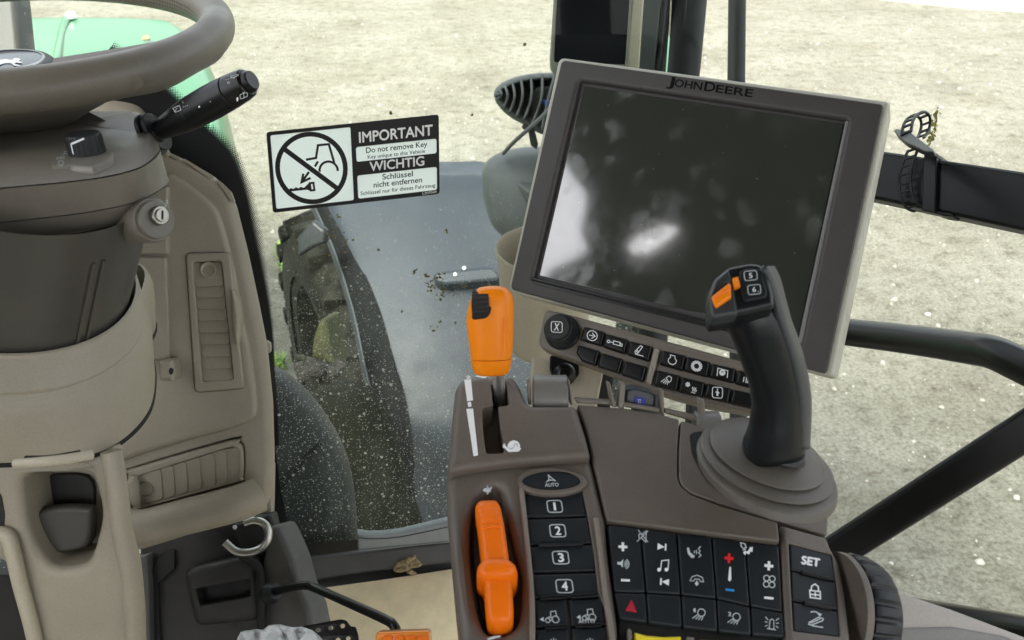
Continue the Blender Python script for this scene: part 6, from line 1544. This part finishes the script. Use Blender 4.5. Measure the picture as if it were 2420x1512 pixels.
# ---------------------------------------------------------------- footwell
def footwell():
    fz = GL.pt(950, 1310).z - .01
    p0 = PL(V((0, 0, fz)), V((0, 0, 1)))
    # floor of the cab
    fl = MB().prism(p0, [(-900, 1250), (300, 1335), (684, 1318), (1060, 1280), (1420, 1240), (1560, 1900), (1600, 2400), (-2600, 2400)], -.045, .05, 0).build('cab_floor', M['sill'], None, wn=False)
    fl['kind'] = 'structure'
    s = thing('door_sill', 'worn grey floor sill below the windscreen seal', 'sill', p0.pt(880, 1350))
    v = PL(p0.pt(880, 1330), V((.06, -.82, .55)))
    MB().prism(v, rr([(670, 1322), (846, 1304), (1062, 1281), (1120, 1275), (1120, 1330), (1062, 1330), (850, 1356), (700, 1380), (640, 1380)], 4), .006, .03, .004).build('riser', M['sill'], s)
    MB().prism(p0, [(640, 1352), (850, 1330), (1120, 1302), (1140, 1390), (700, 1440)], -.020, .02, .003).build('ledge', M['sill'], s)
    o = MB().prism(p0, rr([(716, 1398), (768, 1388), (900, 1370), (1064, 1345), (1200, 1325), (1300, 1700), (770, 1700)], 2), -.012, .004, .0005).build('cardboard_sheet', M['card'], None)
    tag(centred(o), 'beige cardboard sheet laid on the cab floor', 'cardboard')
    mb = MB(); rnd = random.Random(4); cpl = PL(p0.pt(965, 1350, -.010), (V((0, -.6, .8))))
    def lump(pts, z, hgt, nm):
        pts = sm(pts, 3); c = (sum(p[0] for p in pts) / len(pts), sum(p[1] for p in pts) / len(pts))
        lv = []
        for f, h in ((1, 0), (1.02, hgt * .5), (.82, hgt), (.45, hgt * 1.15)):
            lv.append([cpl.pt(c[0] + (x - c[0]) * f * rnd.uniform(.96, 1.04), c[1] + (y - c[1]) * f * rnd.uniform(.96, 1.04), z + h * rnd.uniform(.8, 1.2)) for x, y in pts])
        return lv
    mb.loft(lump([(930, 1345), (934, 1330), (950, 1322), (962, 1312), (970, 1313), (983, 1308), (984, 1316), (990, 1324), (997, 1333), (990, 1340), (975, 1342), (966, 1347), (950, 1352), (938, 1352)], .003, .010, ''))
    mb.loft(lump([(960, 1352), (968, 1345), (980, 1350), (985, 1356), (972, 1358)], .003, .005, ''))
    mb.loft(lump([(955, 1326), (968, 1316), (975, 1322), (964, 1334)], .012, .005, ''))
    o = tag(centred(mb.build('mud_clod', M['clod'], None, ang=20, wn=False)), 'dried tan lump of mud lying on the grey sill', 'mud clod')
    # dark inner panel with ash box
    q = PL(W(520, 1380, .95), V((.05, -.80, .60)))
    t = thing('kick_panel', 'charcoal lower panel with a slotted tray under the dashboard', 'panel', q.pt(520, 1560))
    MB().prism(q, rr([(330, 1280), (640, 1215), (660, 1300), (690, 1400), (700, 1700), (330, 1700)], 8), 0, .03, .004).build('back_panel', M['charcoal'], t)
    MB().prism(q, rr([(432, 1358), (450, 1342), (594, 1310), (606, 1322), (618, 1458), (600, 1470), (470, 1482), (456, 1470)], 10), .022, .03, .008, [(rr([(462, 1392), (586, 1369), (592, 1378), (591, 1410), (474, 1432), (470, 1426)], 4), .03, .002, True)], k=4).build('tray_box', M['charcoal'], t, ang=60)
    MB().prism(q, rr([(308, 1320), (346, 1312), (352, 1400), (356, 1700), (322, 1700)], 3), .02, .03, .004).build('side_trim', M['sill'], t)
    MB().prism(q, [(352, 1360), (372, 1320), (400, 1300), (412, 1300), (412, 1345), (372, 1380), (378, 1512), (382, 1700), (360, 1700)], .006, .01, .001).build('cable_channel', M['dark'], t)
    MB().prism(q, [(548, 1243), (606, 1228), (622, 1240), (622, 1300), (600, 1305), (570, 1300)], .014, .02, .002).build('hook_plate', M['dark'], t)
    MB().tube(cr([q.pt(570, 1312, .024), q.pt(590, 1326, .024), q.pt(612, 1344, .024), q.pt(616, 1400, .024), q.pt(622, 1600, .024)], 5), .0045, 10).build('support_strut', M['dark'], t)
    h = MB().tube(cr([q.pt(578, 1236, .035), q.pt(600, 1230, .035), q.pt(622, 1236, .035), q.pt(634, 1254, .035), q.pt(632, 1278, .035), q.pt(615, 1297, .035), q.pt(585, 1306, .036), q.pt(556, 1302, .037), q.pt(531, 1281, .038)], 6), .0042, 16).build('hook', M['steel'], t)
    MB().loft([ring(q.pt(555, 1246, .017) + q.n * z, q.n, r, 6) for z, r in ((0, .0025), (.001, .002))]).build('fastener', M['print'], t)
    g = PL(W(670, 1400, .93), V((-.45, -.75, .5)))
    o = MB().prism(g, rr([(636, 1242), (652, 1244), (668, 1275), (688, 1322), (706, 1390), (728, 1440), (744, 1520), (760, 1700), (620, 1700), (622, 1400), (616, 1330)], 6), 0, .03, .006, k=4).build('side_panel', M['sill'], None)
    tag(centred(o), 'smooth grey plastic side panel behind the bent black rod', 'panel')
    t = thing('pedal_rod', 'bent black rod reaching from the side panel toward the orange reflector', 'rod', W(640, 1420, .84))
    MB().tube(cr([W(632, 1404, .90), W(682, 1389, .87), W(722, 1383, .85), W(748, 1391, .84), W(830, 1427, .79), W(911, 1464, .75), W(930, 1478, .74), W(938, 1500, .74), W(940, 1560, .75)], 6), .0042, 16).build('rod', M['blackg'], t)
    MB().loft([ring(W(640, 1402, .895) + (W(682, 1389, .87) - W(632, 1404, .90)).normalized() * z, (W(682, 1389, .87) - W(632, 1404, .90)), r, 24) for z, r in ((-.006, .010), (0, .011), (.004, .010), (.012, .0075))]).build('bush', M['rubber'], t)
    pp = PL(W(770, 1500, .80), V((.0, -.62, .78)))
    out = [(690, 1488), (714, 1479), (806, 1463), (818, 1466), (828, 1480), (840, 1481), (846, 1500), (862, 1640), (700, 1640)]
    hs = [(ell(x, y, 6.2, 5.4, -10, 18), .004, .0008, False) for x, y in ((723, 1494), (752, 1489), (781, 1484), (809, 1479), (738, 1520), (768, 1516), (798, 1512), (822, 1509))]
    o = MB().prism(pp, rr(out, 4), 0, .003, .0006, hs, bottom=False).build('foot_pedal', M['black'], None, wn=False)
    tag(centred(o), 'black perforated pedal plate with round holes at the bottom edge', 'pedal')
    t = thing('reflector', 'orange reflector pad at the bottom edge under the black rod', 'reflector', pp.pt(950, 1540))
    rp = PL(W(950, 1500, .70), V((0, -.7, .7)))
    MB().prism(rp, rr([(887, 1497), (896, 1494), (1008, 1490), (1016, 1494), (1020, 1600), (886, 1600)], 3), 0, .015, .002).build('lens', mat('orange lens', (.80, .24, .02), .15, coat=.6, bump=.4, bscale=300, bdist=.002), t)
    for i in range(4):
        x = 905 + i * 27
        MB().prism(rp, rr([(x, 1503), (x + 22, 1502), (x + 23, 1600), (x, 1600)], 3), .0018, .003, .0014).build('facet', M['orange_d'], t)
    # crumpled clear bag
    rnd = random.Random(13); rows = []
    for j in range(9):
        r_ = []
        for i in range(14):
            u = i / 13; x = 560 + 205 * u
            top = 1512 - 36 * math.sin(math.pi * min(1, u * 1.05)) ** .7 - 6 * math.sin(u * 17)
            y = top + j * 14
            r_.append(W(x + rnd.gauss(0, 4), y + rnd.gauss(0, 3), .72 - .006 * j + rnd.gauss(0, .007)))
        rows.append(r_)
    bm_ = mat('clear plastic bag', (.86, .88, .90), .2); bm_.node_tree.nodes['Principled BSDF'].inputs['Transmission Weight'].default_value = .35
    o = MB().quilt(rows, 2).build('plastic_bag', bm_, None, ang=25, wn=False, solid=.0008)
    tag(centred(o), 'crumpled translucent plastic bag peeking over the bottom edge', 'bag')
    # dark rounded body panel just outside the glass
    bp = PL(W(720, 1100, 1.14), V((.20, -.85, .48)))
    out = [(560, 840), (640, 868), (672, 885), (705, 912), (740, 948), (775, 996), (806, 1050), (826, 1100), (838, 1160), (845, 1230), (850, 1340), (560, 1340)]
    b = thing('engine_side_cover', 'dark rounded engine side cover outside the lower windscreen', 'cover', bp.pt(700, 1330))
    MB().prism(bp, rr(out, 30), 0, .045, .040, k=8).build('cover_shell', M['panel_out'], b, ang=80)
    MB().prism(bp, [(655, 1140), (680, 1118), (735, 1060), (757, 1042), (762, 1052), (740, 1072), (690, 1128), (664, 1160)], .003, .006, .002).build('rib', M['dark'], b)
footwell()

# ---------------------------------------------------------------- roof and rear of the cab (lit through the windows, mirrored in the screen)
def cab_shell():
    zr = ZC + .42
    p = PL(V((0, 0, zr)), V((0, 0, -1)))
    t = thing('cab_roof', 'grey lined cab roof with an added hatch above the driver', 'roof', V((0, .1, zr)))
    def mirrored(px, py):                       # where the monitor glass mirrors the roof
        q = MP.pt(px, py, -.0032); k = (q - CAM).normalized(); o = k - MP.n * (2 * k.dot(MP.n))
        h = q + o * ((zr - q.z) / o.z); return V((h.x, h.y, 0))
    cutout = [mirrored(*x) for x in sm([(1452, 628), (1470, 596), (1505, 560), (1555, 536), (1592, 534), (1604, 552), (1580, 590), (1545, 622), (1500, 652), (1466, 656)], 3)]  # added opening, shaped so the sky makes the monitor's middle glare patch
    edge = [mirrored(*x) for x in [(1330, 660), (1385, 625), (1388, 590), (1372, 545), (1384, 490), (1385, 455), (1360, 425), (1335, 385)]]  # roof edge cut to shape the glare at the screen's left side
    out = [V((-1.0, -.95, 0)), V((1.0, -.95, 0)), V((1.0, 1.15, 0)), V((-.56, 1.15, 0))] + [p for p in edge[::-1]] + [V((-1.0, edge[0].y - .02, 0))]
    fl = out + cutout; tr = tessellate_polygon([out, cutout]); mb = MB()
    for z in (0, .08): mb.add([p + V((0, 0, zr + z)) for p in fl], tr)
    for lp in (out, cutout): mb.loft([[p + V((0, 0, zr)) for p in lp], [p + V((0, 0, zr + .08)) for p in lp]], False, False)
    mb.build('roof_panel', M['roof'], t, wn=False)
    # rear wall with window opening
    fz = GL.pt(950, 1310).z - .05
    mb = MB()
    def wall(x0, x1, z0, z1, y=-.92): mb.box(V(((x0 + x1) / 2, y, (z0 + z1) / 2)), V(((x1 - x0) / 2, 0, 0)), V((0, .02, 0)), V((0, 0, (z1 - z0) / 2)))
    wall(-.88, 1.0, fz, ZC - .30); wall(-.88, -.72, ZC - .30, zr); wall(.84, 1.0, ZC - .30, zr)
    mb.build('rear_wall', M['roof'], t, wn=False)
    mb = MB()
    mb.box(V((-.87, -.28, (fz + zr) / 2)), V((.03, 0, 0)), V((0, .06, 0)), V((0, 0, (zr - fz) / 2)))
    mb.build('door_post', M['roof'], t, wn=False)
    mb = MB()
    mb.box(V((-.87, .1, fz + .40)), V((.02, 0, 0)), V((0, 1.0, 0)), V((0, 0, .40)))
    mb.build('door_base', M['roof'], t, wn=False)
    # driver's seat behind the camera: what the dark screen mirrors
    s = thing('driver_seat', 'dark upholstered driver seat at the rear of the cab', 'seat', V((-.12, -.35, fz)))
    q = PL(V((-.12, -.5, 0)), V((0, 1, .15)))
    def rbox(c, hx, hy, hz, nm):
        sh = [(math.copysign(abs(math.cos(a)) ** .45, math.cos(a)), math.copysign(abs(math.sin(a)) ** .45, math.sin(a))) for a in [2 * math.pi * i / 32 for i in range(32)]]
        MB().loft([[c + V((x * hx * f, y * hy * f, z)) for x, y in sh] for z, f in ((-hz, .85), (-hz * .8, 1), (hz * .8, 1), (hz, .85))]).build(nm, M['charcoal'], s, ang=60)
    rbox(V((-.12, -.28, fz + .42)), .25, .25, .06, 'cushion')
    rbox(V((-.12, -.60, fz + .80)), .25, .07, .36, 'backrest')
    rbox(V((-.12, -.30, fz + .17)), .16, .18, .17, 'pedestal')
cab_shell()
